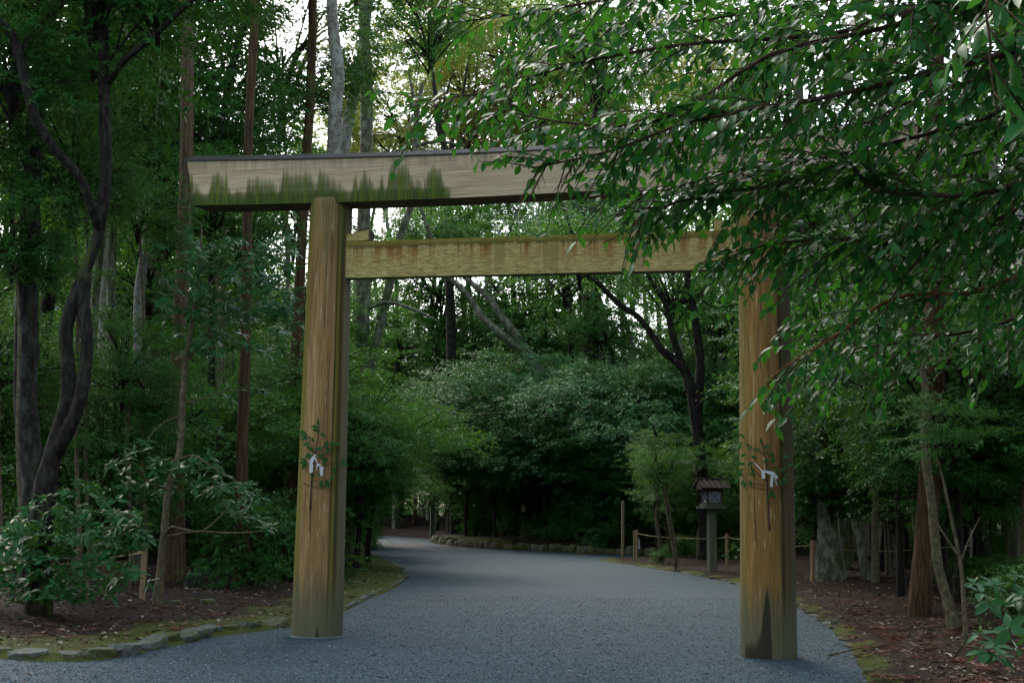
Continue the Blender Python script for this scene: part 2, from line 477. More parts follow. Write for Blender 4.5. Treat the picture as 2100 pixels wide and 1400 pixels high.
t = NT('weathered tie beam timber')
tc = t.coord('Object')
sx = t.n('SeparateXYZ'); t.L(tc, sx.inputs[0])
at = t.n('Attribute', attribute_name='hgt'); hz = at.outputs['Fac']
gr = t.noise(t.coord('Object', (9, 2, 48)), 1.0, 5, .7, .8)
st = t.noise(t.coord('Object', (9, 1, .3)), 1.0, 4, .65)
st2 = t.noise(t.coord('Object', (3.1, 1, .2), (7.7, 0, 0)), 1.0, 3, .5)
base = t.ramp(gr, [(.32, (.145, .102, .030)), (.5, (.31, .235, .080)), (.68, (.50, .395, .165))])
rust = t.math('MULTIPLY', t.ramp(st, [(.47, 0.0), (.58, .95)]), t.ramp(hz, [(.25, 0.0), (.7, .9), (.9, .6)]))
base = t.mix(rust, base, (.20, .075, .014))
run = t.ramp(st2, [(.56, 0.0), (.60, .8), (.64, .9), (.70, .2)])
base = t.mix(t.math('MULTIPLY', run, t.ramp(hz, [(.0, .2), (.5, .9)])), base, (.19, .155, .045))
topm = t.ramp(t.math('ADD', hz, t.math('MULTIPLY', t.math('SUBTRACT', st, .5), .35)), [(.76, 0.0), (.84, .85), (.92, .7), (1.0, .85)])
base = t.mix(topm, base, t.ramp(hz, [(.84, (.060, .048, .005)), (.97, (.14, .125, .012))]))
M['beam_tie'] = t.done(base, .85, .2, gr, .45, .012)

def simple(name, a, b, scale=(6, 6, 6), rough=.8, spec=.25, bs=.3, metal=0.0):
    t = NT(name)
    n = t.noise(t.coord('Object', scale), 1.0, 5, .65)
    m = t.done(t.ramp(n, [(.3, a), (.7, b)]), rough, spec, n, bs, .01)
    t.bsdf.inputs['Metallic'].default_value = metal
    return m
M['copper'] = simple('dull copper sheet', (.022, .021, .018), (.045, .043, .037), (3, 3, 8), .8, .12, .1, .0)
M['collar'] = simple('slate grey pillar shoe', (.045, .062, .066), (.09, .108, .108), (8, 8, 8), .6, .4)
M['wood_end'] = simple('dark end grain', (.03, .024, .016), (.07, .055, .038), (20, 20, 20))
M['lantern_wood'] = simple('lantern timber greenish grey', (.065, .075, .045), (.135, .14, .088), (14, 14, 1.5))
M['lantern_red'] = simple('lantern timber reddish', (.055, .032, .020), (.105, .066, .042), (12, 12, 2))
M['lantern_roof'] = simple('lantern bark roof', (.020, .016, .010), (.052, .044, .026), (4, 14, 14), .9)
M['paper_pane'] = simple('lantern paper pane', (.20, .21, .235), (.30, .31, .34), (4, 4, 4), .7)
M['lattice'] = simple('lantern lattice dark', (.04, .032, .026), (.08, .06, .05))
M['stake'] = simple('pale new stake', (.22, .135, .07), (.33, .22, .12), (20, 20, 1.5))
M['stake_dull'] = simple('dull slim pole', (.15, .12, .07), (.24, .20, .125), (20, 20, 1.5))
M['rope'] = simple('straw rope', (.24, .18, .07), (.38, .29, .13), (40, 40, 40))
M['white_paper'] = simple('white paper', (.40, .39, .38), (.52, .51, .50), (9, 9, 9), .7)
M['board'] = simple('pale old board', (.17, .15, .11), (.30, .27, .20), (10, 10, 1.2))
M['charred'] = simple('charred stump bark', (.010, .010, .011), (.026, .025, .025), (12, 12, 2))
M['cut_wood'] = simple('cut wood face', (.14, .12, .09), (.24, .21, .16), (9, 9, 9))
M['tag_yellow'] = simple('yellowed board', (.26, .21, .09), (.36, .30, .14), (6, 6, 6))

# ------------------------------------------------------------------ ground and path
PATH_PX = [(-500, 1326), (-150, 1340), (0, 1349), (120, 1356), (200, 1353), (300, 1335), (420, 1307), (560, 1289), (640, 1277), (700, 1252),
           (760, 1224), (808, 1204), (833, 1186), (828, 1169), (800, 1153), (768, 1139), (738, 1126), (716, 1113), (690, 1104), (640, 1099),
           (560, 1097), (560, 1093), (680, 1094), (770, 1096), (885, 1104), (889, 1112), (912, 1117), (990, 1123), (1100, 1128), (1235, 1135),
           (1340, 1139), (1500, 1141), (1500, 1145), (1330, 1144), (1232, 1148), (1310, 1160), (1400, 1173), (1500, 1193), (1600, 1224),
           (1690, 1270), (1750, 1322), (1790, 1400)]
PATH = [G(x, y)[:2] for x, y in PATH_PX]
PATH = np.array(PATH + [(5.2, 8.0), (7.5, 3.0), (9.0, -60.0), (-60.0, -60.0), (-60.0, PATH[0][1] - 1)])
def inside(x, y, poly=PATH):
    x, y = np.asarray(x, float), np.asarray(y, float)
    c = np.zeros(x.shape, bool)
    for (x0, y0), (x1, y1) in zip(poly, np.roll(poly, -1, 0)):
        k = (y0 > y) != (y1 > y)
        with np.errstate(divide='ignore', invalid='ignore'):
            c ^= k & (x < (x1 - x0) * (y - y0) / (y1 - y0) + x0)
    return c
def sdist(x, y):                               # distance to the path's edge, negative on the path
    x, y = np.asarray(x, float), np.asarray(y, float)
    d = np.full(x.shape, 1e9)
    for a, b in zip(PATH, np.roll(PATH, -1, 0)):
        ab = b - a
        t_ = np.clip(((x - a[0]) * ab[0] + (y - a[1]) * ab[1]) / (ab.dot(ab) + 1e-12), 0, 1)
        d = np.minimum(d, np.hypot(x - a[0] - t_ * ab[0], y - a[1] - t_ * ab[1]))
    return np.where(inside(x, y), -d, d)
def sstep(a, b, v):
    k = np.clip((v - a) / (b - a), 0, 1)
    return k * k * (3 - 2 * k)
def ground_h(x, y, sd=None):
    x, y = np.asarray(x, float), np.asarray(y, float)
    if sd is None: sd = sdist(x, y)
    h = np.clip((sd + .05) * .6, -.05, .07)
    h = h + sstep(.3, 3.0, sd) * (.10 + .10 * np.sin(x * .9 + 1.3) * np.sin(y * .7) + .05 * np.sin(x * 2.3 + y * 1.7))
    h = h + sstep(46, 49, y) * sstep(.0, .35, sd) * .30 + sstep(46, 52, y) * sstep(1, 8, sd) * .5
    return h
def lin(a, b, s): return list(np.arange(a, b - 1e-6, s))
gx = np.array(sorted(set(lin(-500, -60, 40) + lin(-60, -14, 1.0) + lin(-14, 14, .2) + lin(14, 60, 1.0) + lin(60, 501, 40))))
gy = np.array(sorted(set(lin(-300, -20, 40) + lin(-20, 8, 2.0) + lin(8, 36, .2) + lin(36, 100, .5) + lin(100, 160, 6) + lin(160, 601, 40))))
GX, GY = np.meshgrid(gx, gy)
SD = sdist(GX, GY)
GH = ground_h(GX, GY, SD)
V = np.stack([GX, GY, GH], -1).reshape(-1, 3)
ny, nx = GX.shape
i = np.arange(ny - 1)[:, None] * nx
j = np.arange(nx - 1)[None]
F = np.stack([i + j, i + j + 1, i + nx + j + 1, i + nx + j], -1).reshape(-1, 4)
me = new_mesh('ground', V, F, True)
a = me.attributes.new('moss', 'FLOAT', 'POINT')
leftbed = ((GX < 0) & (GY < 45)).astype(float)
mo = (1 - sstep(.25, 1.6, SD)) * .8 + leftbed * (1 - sstep(1.0, 4.5, SD)) * .25
mo = np.where(GY > 62, mo * .15, mo)
mo = np.where((GX > 0) & (GY < 60), (1 - sstep(.05, .55, SD)) * .62, mo)
a.data.foreach_set('value', mo.astype(np.float32).ravel())
tag(link('ground', me, M['floor']), kind='structure')

bm = bmesh.new()
vs = [bm.verts.new((p[0], p[1], 0.0)) for p in PATH]
bm.faces.new(vs)
bmesh.ops.triangulate(bm, faces=list(bm.faces))
me = bpy.data.meshes.new('gravel_path'); bm.to_mesh(me); bm.free()
if me.polygons[0].normal.z < 0: me.flip_normals()
tag(link('gravel_path', me, M['gravel']), kind='structure')

rng = np.random.default_rng(5)
def gz(x, y): return float(np.maximum(ground_h(np.array([x]), np.array([y]))[0], 0 if inside(np.array([x]), np.array([y]))[0] else -1))
# loose stones of the path, near enough to be seen as grains
n = 60000
yy = 11.6 + 14 * rng.random(n) ** 1.7
xx = rng.uniform(-.41, .41, n) * yy
k = sdist(xx, yy) < -.02
xx, yy = xx[k], yy[k]
oct_v = np.array([(1, 0, 0), (0, 1, 0), (-1, 0, 0), (0, -1, 0), (0, 0, 1.0)])
oct_f = np.array([(0, 1, 4), (1, 2, 4), (2, 3, 4), (3, 0, 4)])
s = rng.uniform(.006, .015, len(xx)) * (1 + .8 * (rng.random(len(xx)) > .97))
jit = rng.uniform(.6, 1.3, (len(xx), 5, 3))
an = rng.uniform(0, 6.28, len(xx))
b0 = oct_v[None] * jit * s[:, None, None] * np.array([1, 1, .62])
ca, sa = np.cos(an)[:, None], np.sin(an)[:, None]
V = np.stack([xx[:, None] + b0[..., 0] * ca - b0[..., 1] * sa, yy[:, None] + b0[..., 0] * sa + b0[..., 1] * ca, b0[..., 2] + .001], -1).reshape(-1, 3)
F = (oct_f[None] + np.arange(len(xx))[:, None, None] * 5).reshape(-1, 3)
tag(link('gravel_pebbles', new_mesh('gravel_pebbles', V, F, False), M['pebble']), kind='stuff',
    label='loose slate grey stones of the gravel path', cat='gravel')

# ------------------------------------------------------------------ leaves
def leaf_shape(st, width, droop, fold, cols):
    """unit leaf along +Y, Z up; returns V, tri/quads"""
    V, F = [], []
    tt = np.linspace(0, 1, st)
    w = width * .5 * np.sin(np.pi * tt ** .82) ** .8 * (1 - .25 * tt)
    w[0] = w[-1] = 0.0
    idx = []
    for q, (tq, wq) in enumerate(zip(tt, w)):
        z = -droop * tq * tq
        if q in (0, st - 1):
            idx.append([len(V)] * 3); V.append((0, tq, z)); continue
        idx.append([len(V), len(V) + 1, len(V) + 2])
        V += [(-wq, tq, z + fold * wq), (0, tq, z), (wq, tq, z + fold * wq)]
    for q in range(st - 1):
        a_, b_ = idx[q], idx[q + 1]
        for c_ in (0, 1):
            f = [a_[c_], a_[c_ + 1], b_[c_ + 1], b_[c_]]
            g_ = []
            for v in f:
                if v not in g_: g_.append(v)
            F.append(g_)
    return np.array(V, float), F
def tri_faces(F):
    out = []
    for f in F:
        for q in range(1, len(f) - 1): out.append((f[0], f[q], f[q + 1]))
    return np.array(out)
LEAF = {}
LEAF['oval'] = leaf_shape(7, .52, .16, .22, 2)
LEAF['oval_low'] = leaf_shape(5, .52, .16, .22, 2)
LEAF['long'] = leaf_shape(7, .34, .22, .2, 2)
LEAF['long_low'] = leaf_shape(4, .36, .22, .2, 2)
LEAF['kite'] = (np.array([(0, 0, 0), (-.22, .45, .05), (0, 1, -.12), (.22, .45, .05)]), [[0, 3, 2], [0, 2, 1]])
LEAF['kite_thin'] = (np.array([(0, 0, 0), (-.14, .45, .04), (0, 1, -.15), (.14, .45, .04)]), [[0, 3, 2], [0, 2, 1]])
def norm(v): return v / (np.linalg.norm(v, axis=-1, keepdims=True) + 1e-12)
def frames(D, U):
    D = norm(D)
    S = norm(np.cross(D, U))
    return S, D, np.cross(S, D)
def leaves_mesh(name, pos, D, U, Ln, shape):
    V0, F0 = LEAF[shape]
    F0 = tri_faces(F0)
    S, D, N = frames(D, U)
    V = (pos[:, None] + Ln[:, None, None] * (V0[None, :, :1] * S[:, None] + V0[None, :, 1:2] * D[:, None] + V0[None, :, 2:3] * N[:, None]))
    F = (F0[None] + np.arange(len(pos))[:, None, None] * len(V0)).reshape(-1, 3)
    return new_mesh(name, V.reshape(-1, 3), F, True)
_unit = {}
def leaf_parts(root, base, pos, D, U, Ln, shape, low, mat, nparts, stuff_name='foliage', name='leaf', alt=None):
    """the nparts leaves that show largest as objects, the rest as one mesh; pos in world, base = root location"""
    dist = np.linalg.norm(pos - EYE, axis=1)
    q = P_px(pos)
    vis = (q[:, 0] > -20) & (q[:, 0] < 2120) & (q[:, 1] > -20) & (q[:, 1] < 1420)
    S, Dn, N = frames(D, U)
    view = norm(pos - EYE)
    face = np.abs((N * view).sum(1)) + .25
    score = np.where(vis, Ln / dist * face, 0)
    order = np.argsort(-score)
    big = order[:nparts]
    big = big[score[big] > 0]
    rest = np.setdiff1d(np.arange(len(pos)), big)
    if shape not in _unit:
        me = new_mesh('leaf_' + shape, LEAF[shape][0], LEAF[shape][1], True)
        me.materials.append(mat)
        _unit[shape] = me
    for e, q_ in enumerate(big):
        o = bpy.data.objects.new(name, _unit[shape])
        COL.objects.link(o)
        m = mat if (alt is None or (e * 7919) % 10 > 1) else alt
        o.material_slots[0].link = 'OBJECT'; o.material_slots[0].material = m
        l = Ln[q_]; p = pos[q_] - base
        mw = Matrix(((S[q_, 0] * l, Dn[q_, 0] * l, N[q_, 0] * l, p[0]), (S[q_, 1] * l, Dn[q_, 1] * l, N[q_, 1] * l, p[1]),
                     (S[q_, 2] * l, Dn[q_, 2] * l, N[q_, 2] * l, p[2]), (0, 0, 0, 1)))
        o.parent = root
        o.matrix_basis = mw
    if len(rest):
        tag(link(stuff_name, leaves_mesh(stuff_name, pos[rest] - base, D[rest], U[rest], Ln[rest], low), mat, root), kind='stuff')
def P_px(pos):
    d = pos - EYE
    z = d @ _f
    z = np.where(np.abs(z) < 1e-6, 1e-6, z)
    return np.stack([PW / 2 + FPX * (d @ _r) / z, PH / 2 - FPX * (d @ _u) / z], -1)

# ------------------------------------------------------------------ the gate
BL, BR = G(650, 1304), G(1577, 1346)
TC = (BL + BR) / 2
EX = (BR - BL); SPAN = np.linalg.norm(EX); EX /= SPAN
EY = np.array([-EX[1], EX[0], 0.0])            # away from the camera
if EY[1] < 0: EY = -EY
TROT = math.atan2(EX[1], EX[0])
def T_at(px, py, off):                          # pixel -> gate coordinates (along, up) in the plane off metres behind its axis
    q = ray(px, py); p0 = TC + EY * off
    k = (p0 - EYE).dot(EY) / q.dot(EY)
    w = EYE + q * k - TC
    return np.array([w.dot(EX), w[2]])
gate = thing('torii_gate', 'tall weathered timber torii gate with mossy top beam spanning the gravel path', 'torii gate', TC, rz=TROT)
KD = .235                                        # half depth of the top beam
def fit2(pts, off):
    q = np.array([T_at(x, y, off) for x, y in pts])
    A = np.stack([np.ones(len(q)), q[:, 0], q[:, 0] ** 2], -1)
    c = np.linalg.lstsq(A, q[:, 1], rcond=None)[0]
    if c[2] < 0.004:                             # never sagging: the beam is level or rises a little to its ends
        c[2] = 0.004
        c[:2] = np.linalg.lstsq(A[:, :2], q[:, 1] - c[2] * q[:, 0] ** 2, rcond=None)[0]
    return c
kt = fit2([(385, 331), (560, 328), (700, 324), (968, 312), (1200, 302), (1520, 287)], -KD)
kb = fit2([(393, 421), (560, 418), (631, 416), (700, 411), (1220, 391)], -KD)
XT, XB = -T_at(385, 331, -KD)[0], -T_at(394, 421, -KD)[0]
XS = 0.5 * (T_at(1880, 350, -KD)[0] + XT)      # right end seen through the leaves
XT2 = min(max(T_at(1885, 350, -KD)[0], XT - .3), XT + .4)
print('gate', SPAN, kt, kb, XT, XB, XT2)
def k_section(x):
    zt, zb = kt[0] + kt[1] * x + kt[2] * x * x, kb[0] + kb[1] * x + kb[2] * x * x
    return zt, zb
NS = 48
V, H = [], []
for s_ in np.linspace(0, 1, NS + 1):
    xt = -XT + (XT + XT2) * s_; xb = -XB + (XB + XT2 - (XT - XB)) * s_
    zt, _ = k_section(xt); _, zb = k_section(xb)
    wt = KD + .015
    V += [(xb, -KD + .02, zb), (xt, -wt, zt), (xt, 0, zt + .10), (xt, wt, zt), (xb, KD - .02, zb)]
    H += [0, 1, 1.05, 1, 0]
F = []
for s_ in range(NS):
    for e in range(5):
        a_, b_ = s_ * 5 + e, s_ * 5 + (e + 1) % 5
        F.append([a_, b_, b_ + 5, a_ + 5])
F += [[4, 3, 2, 1, 0], [NS * 5 + e for e in range(5)]]
me = new_mesh('top_beam', V, F, False)
a = me.attributes.new('hgt', 'FLOAT', 'POINT'); a.data.foreach_set('value', np.array(H, dtype=np.float32))
bm = bmesh.new(); bm.from_mesh(me); bmesh.ops.recalc_face_normals(bm, faces=list(bm.faces)); bm.to_mesh(me); bm.free()
link('top_beam', me, M['beam_top'], gate)
# thin metal covering on top of the beam
V, F = [], []
for s_ in np.linspace(-.004, 1.004, NS + 1):
    xt = -XT + (XT + XT2) * s_; zt, _ = k_section(xt); wt = KD + .026
    V += [(xt, -wt, zt - .012), (xt, -wt, zt + .006), (xt, 0, zt + .125), (xt, wt, zt + .006), (xt, wt, zt - .012), (xt, KD + .017, zt - .004), (xt, 0, zt + .104), (xt, -KD - .017, zt - .004)]
for s_ in range(NS):
    for e in range(8):
        a_, b_ = s_ * 8 + e, s_ * 8 + (e + 1) % 8
        F.append([a_, b_, b_ + 8, a_ + 8])
F += [list(range(7, -1, -1)), [NS * 8 + e for e in range(8)]]
me = new_mesh('beam_cap', V, F, False)
bm = bmesh.new(); bm.from_mesh(me); bmesh.ops.recalc_face_normals(bm, faces=list(bm.faces)); bm.to_mesh(me); bm.free()
link('beam_cap', me, M['copper'], gate)
# tie beam between the pillars
ND = .085
ALGAE = [(384, .80), (392, .72), (408, .42), (418, .22), (430, .22), (433, .70), (447, .76), (459, .58), (467, .66), (473, .28), (482, .24), (489, .44), (496, .24), (505, .24), (509, .76), (517, .58), (530, .62), (558, .54), (572, .30), (579, .80), (592, .68), (612, .70), (640, .72), (646, .32), (653, .76), (668, .72), (690, .50), (712, .26)]
ALGAE2 = [(713, .0), (718, .12), (724, .52), (731, .60), (738, .34), (746, .80), (758, .52), (772, .26), (777, .40), (784, .74), (789, .20), (793, .20), (797, .86), (815, .80), (836, .80), (846, .46), (858, .52), (866, .20), (873, .56), (882, .74), (890, .70), (906, .72), (912, .14), (926, .0)]
for sock, stops in ((ALG1, ALGAE), (ALG2, ALGAE2)):
    cr = sock.node.color_ramp
    for e, (x, h) in enumerate(stops):
        el = cr.elements[0] if e == 0 else cr.elements.new(.5)
        el.position = T_at(x, 370, -KD)[0] * .1 + .5
        el.color = (h, h, h, 1)
    if sock is ALG1:
        el = cr.elements.new(1.0); el.position = T_at(714, 370, -KD)[0] * .1 + .5; el.color = (0, 0, 0, 1)
_q = [T_at(720, 493, -ND), T_at(1270, 479, -ND)]
tsl = (_q[1][1] - _q[0][1]) / (_q[1][0] - _q[0][0])
ztc = _q[0][1] - tsl * _q[0][0]
_q = [T_at(715, 572, -ND), T_at(1515, 549, -ND)]
tsl = .5 * tsl + .5 * (_q[1][1] - _q[0][1]) / (_q[1][0] - _q[0][0])
zbc = np.mean([q[1] - tsl * q[0] for q in _q])
zt = ztc
print('tie', ztc, zbc, tsl)
xs = np.linspace(-SPAN / 2, SPAN / 2, 30)
V, H, F = [], [], []
for x in xs:
    zb, zt = zbc + tsl * x, ztc + tsl * x
    V += [(x, -ND, zb), (x, -ND, zt), (x, ND, zt), (x, ND, zb)]; H += [0, 1, 1, 0]
for s_ in range(len(xs) - 1):
    for e in range(4):
        a_, b_ = s_ * 4 + e, s_ * 4 + (e + 1) % 4
        F.append([a_, b_, b_ + 4, a_ + 4])
F += [[3, 2, 1, 0], [len(xs) * 4 - 4 + e for e in range(4)]]
me = new_mesh('tie_beam', V, F, False)
a = me.attributes.new('hgt', 'FLOAT', 'POINT'); a.data.foreach_set('value', np.array(H, dtype=np.float32))
bm = bmesh.new(); bm.from_mesh(me); bmesh.ops.recalc_face_normals(bm, faces=list(bm.faces)); bm.to_mesh(me); bm.free()
link('tie_beam', me, M['beam_tie'], gate)
# pillars
PIL = {}
def pillar(key, bpx, tpx, tw, bw, mat, ug):
    b = np.array([*T_at(*bpx, 0)]); tp = np.array([*T_at(*tpx, 0)])
    db = (TC + EX * b[0] - EYE)[1]
    zk = kb[0] + kb[1] * b[0] + kb[2] * b[0] ** 2
    sl = (tp[0] - b[0]) / (tp[1] - b[1])
    r0, r1 = bw / 2 * pxm(db) , tw / 2 * pxm(db)
    base_w = TC + EX * b[0]
    view = EYE - base_w; va = math.atan2(view[1], view[0]) - TROT   # towards the camera in gate coordinates
    NA, NH = 96, 60
    V, uv, F = [], [], []
    top = zk + .06
    for q in range(NH + 1):
        h = -.12 + (top + .12) * q / NH
        k = max(0.0, min(1.0, h / tp[1]))
        r = r0 + (r1 - r0) * k
        if q == NH: r -= .012
        cx = b[0] + sl * h
        for e in range(NA + 1):
            u = e / NA
            an = va + (u - .5) * 2 * math.pi          # seen from the front, u grows to the right
            rr = r * (1 - .035 * math.exp(-((u - ug) / .0085) ** 2) - .012 * math.exp(-((u - ug + .05) / .006) ** 2))
            V.append((cx + rr * math.cos(an), rr * math.sin(an), h)); uv.append((u, h))
    for q in range(NH):
        for e in range(NA):
            a_ = q * (NA + 1) + e
            F.append([a_, a_ + 1, a_ + NA + 2, a_ + NA + 1])
    F.append([NH * (NA + 1) + e for e in range(NA)])
    o = link('pillar', new_mesh('pillar', V, F, True, uv), mat, gate)
    cb = MB(); ring = []
    n_ = 40
    Vc, Fc = [], []
    for rr, h in ((r0 + .003, -.1), (r0 + .012, -.1), (r0 + .010, .016 if key == 'a' else -.03), (r0 + .003, .02 if key == 'a' else -.02)):
        Vc += [(b[0] + rr * math.cos(e / n_ * 6.28318), rr * math.sin(e / n_ * 6.28318), h) for e in range(n_)]
    for q in range(3):
        for e in range(n_):
            Fc.append([q * n_ + e, q * n_ + (e + 1) % n_, (q + 1) * n_ + (e + 1) % n_, (q + 1) * n_ + e])
    link('pillar_shoe', new_mesh('pillar_shoe', Vc, Fc, True), M['collar'], gate)
    PIL[key] = dict(b=b, sl=sl, r0=r0, r1=r1, va=va, top=tp[1], world=base_w)
pillar('a', (650, 1304), (680, 414), 88, 103, M['pillar_a'], .567)
pillar('b', (1577, 1346), (1567, 560), 103, 113, M['pillar_b'], .600)
# wedges driven in above the tie beam, beside each pillar
for key, sg in (('a', 1), ('b', -1)):
    p = PIL[key]
    zt = ztc + tsl * p['b'][0]
    xin = p['b'][0] + p['sl'] * zt + sg * (p['r0'] * .9)
    xo = T_at(756, 476, -ND)[0] if sg == 1 else -T_at(756, 476, -ND)[0]
    xin -= sg * .06
    mb = MB()
    y0 = ND - .004
    lo, hi0, hi1 = zt + .002, zt + .085, zt + .135
    mb.hexa([(xin, -y0, lo), (xo, -y0, lo), (xo, y0, lo), (xin, y0, lo), (xin, -y0, hi0), (xo, -y0, hi1), (xo, y0, hi1), (xin, y0, hi0)])
    me = mb.mesh('wedge')
    a = me.attributes.new('hgt', 'FLOAT', 'POINT'); a.data.foreach_set('value', np.full(8, .3, dtype=np.float32))
    bm = bmesh.new(); bm.from_mesh(me); bmesh.ops.recalc_face_normals(bm, faces=list(bm.faces)); bm.to_mesh(me); bm.free()
    link('wedge', me, M['beam_tie'], gate)
    eg = MB(); eg.box((xo + sg * .004, 0, (lo + hi1) / 2 + .003), (.008, 2 * y0 - .02, hi1 - lo - .02), bev=0)
    eg.build('wedge_end', M['wood_end'], gate)

# evergreen sprigs with paper streamers tied to each pillar
def sprig(key, px_c, mirror, label, paper_shapes, stems, leaves, thread):
    p = PIL[key]
    an = p['va'] + TROT
    out = np.array([math.cos(an), math.sin(an), 0.0]); rt = np.array([-out[1], out[0], 0.0])
    if rt.dot(_r) < 0: rt = -rt
    zc = T_at(*px_c, -p['r0'])[1]
    ctr = TC + EX * (p['b'][0] + p['sl'] * zc) + np.array([0, 0, zc])
    rr = p['r0'] + (p['r1'] - p['r0']) * zc / p['top']
    d = (ctr + out * rr - EYE)[1]
    k = pxm(d)
    cpx = P_px((ctr + out * rr)[None])[0]
    def S(x, y, lift=.03):                          # point just off the pillar's skin at a pixel
        sx_ = (x - cpx[0]) * k; sz = -(y - cpx[1]) * k
        o = math.sqrt(max(rr * rr - sx_ * sx_, 0.0)) if abs(sx_) < rr else 0.0
        return rt * sx_ + out * (o + lift) + np.array([0, 0, sz])
    root = thing('sacred_sprig', label, 'evergreen sprig', ctr, 'evergreen sprigs with paper streamers tied to the gate pillars')
    mb = MB()
    for pts, r in stems:
        q = [S(x, y, .025 + .01 * e) for e, (x, y) in enumerate(pts)]
        mb.tube(q, np.linspace(r, r * .5, len(q)), 6, 3)
    mb.build('stem', M['twig'], root, True)
    g = np.random.default_rng(3 if mirror else 8)
    pos = np.array([S(x, y, .05) for x, y, *_ in leaves]) + ctr
    D = np.array([rt * math.cos(math.radians(a_)) + np.array([0, 0, 1]) * math.sin(math.radians(a_)) + out * g.uniform(-.1, .5) for *_, a_, l_ in leaves])
    U = norm(np.array([out * g.uniform(.6, 1.1) + np.array([0, 0, 1.0]) * g.uniform(.2, .8) + rt * g.normal(0, .3) for _ in leaves]))
    Ln = np.array([l_ * k * 1.3 for *_, l_ in leaves])
    leaf_parts(root, ctr, pos, D, U, Ln, 'oval', 'oval_low', M['leaf_near'], 400)
    for shp in paper_shapes:
        mb = MB()
        q = [S(x, y, .085) for x, y in shp]
        a4 = np.array(q); b4 = a4 - out * .004
        n_ = len(q)
        mb.add(np.vstack([a4, b4]), [list(range(n_))[::-1], list(range(n_, 2 * n_))] + [[e, (e + 1) % n_, n_ + (e + 1) % n_, n_ + e] for e in range(n_)])
        mb.build('paper_streamer', M['white_paper'], root)
    if thread:
        mb = MB(); mb.tube([S(x, y, .012) for x, y in thread], .003, 5, 3); mb.build('binding_cord', M['twig'], root, True)
    return root
LA = [(651, 873, 100, 11), (652, 878, 165, 14), (650, 884, 165, 10), (654, 889, -20, 12), (653, 882, -115, 8), (627, 891, 150, 13), (629, 893, 175, 15), (631, 895, -40, 7),
      (630, 898, 195, 12), (641, 907, 95, 8), (634, 908, 205, 12), (664, 916, 60, 12), (660, 918, 200, 14), (664, 917, -15, 11), (672, 910, 5, 18), (682, 912, -95, 9), (690, 909, 10, 8),
      (640, 926, 130, 14), (637, 930, 215, 13), (642, 934, 200, 12), (630, 947, 190, 13), (630, 948, 235, 14), (628, 944, 160, 10), (650, 936, 20, 13), (654, 939, -10, 12),
      (666, 930, 40, 10), (665, 938, -50, 9), (668, 942, 250, 10), (687, 945, 75, 7), (698, 943, 20, 11), (700, 946, -30, 13), (692, 951, -10, 8), (683, 957, -70, 13), (640, 968, -80, 12), (658, 978, 120, 9),
      (661, 983, -95, 15), (668, 982, -60, 14), (676, 984, 40, 10), (674, 988, -100, 13), (690, 956, 180, 6)]
sprig('a', (650, 950), False, 'evergreen sprig with two separate hanging white paper streamers tied to the mossy gate pillar',
      [[(640, 936), (645, 941), (642, 950), (640, 951.5), (643, 953), (642.5, 968), (639, 970), (635.5, 968), (635, 955), (637, 944)], [(650, 950.5), (656, 951), (659, 957), (663.5, 956), (663, 975), (657.5, 976), (655.5, 957), (653, 954.5), (648.5, 965)],
       [(644.5, 932), (647.5, 931.5), (646, 937), (652, 949), (650.5, 949.5), (644.5, 940), (632, 950), (631.5, 949)]],
      [([(640, 1045), (640, 1000), (643, 960), (646, 930), (650, 895), (653, 870)], .010), ([(646, 935), (637, 912), (628, 893)], .004), ([(646, 930), (660, 917), (690, 910)], .004),
       ([(643, 960), (672, 953), (703, 945)], .004), ([(641, 985), (658, 986), (675, 984)], .004), ([(643, 960), (632, 948), (620, 956)], .004), ([(650, 900), (665, 930), (668, 945)], .003)],
      LA, [(612, 980), (625, 990), (640, 997), (660, 997), (685, 992), (703, 985)])
LB = [(1527, 898, 130, 11), (1524, 905, 230, 10), (1530, 910, -30, 11), (1522, 915, 200, 9), (1563, 912, 100, 11), (1566, 918, 20, 12), (1560, 921, 190, 11), (1570, 926, -40, 10), (1536, 925, 60, 11), (1531, 931, 200, 10),
      (1541, 935, -20, 10), (1529, 952, 170, 14), (1534, 953, 30, 10), (1526, 960, 220, 12), (1541, 957, -70, 11), (1524, 972, 190, 9), (1536, 973, 10, 12), (1527, 983, 240, 12), (1539, 985, -80, 11), (1530, 988, -110, 12),
      (1578, 944, 190, 12), (1582, 950, 60, 12), (1588, 955, -60, 9), (1585, 938, 100, 10), (1600, 930, 80, 11), (1604, 936, 0, 12), (1613, 955, 20, 12), (1611, 960, 200, 12), (1607, 972, -10, 10), (1604, 978, -60, 12),
      (1598, 976, 150, 10), (1572, 966, 60, 10), (1583, 965, -10, 10), (1595, 985, -40, 11), (1581, 1003, -90, 12), (1584, 1010, -60, 11), (1578, 1012, 240, 11), (1519, 965, 250, 12), (1515, 980, 230, 11)]
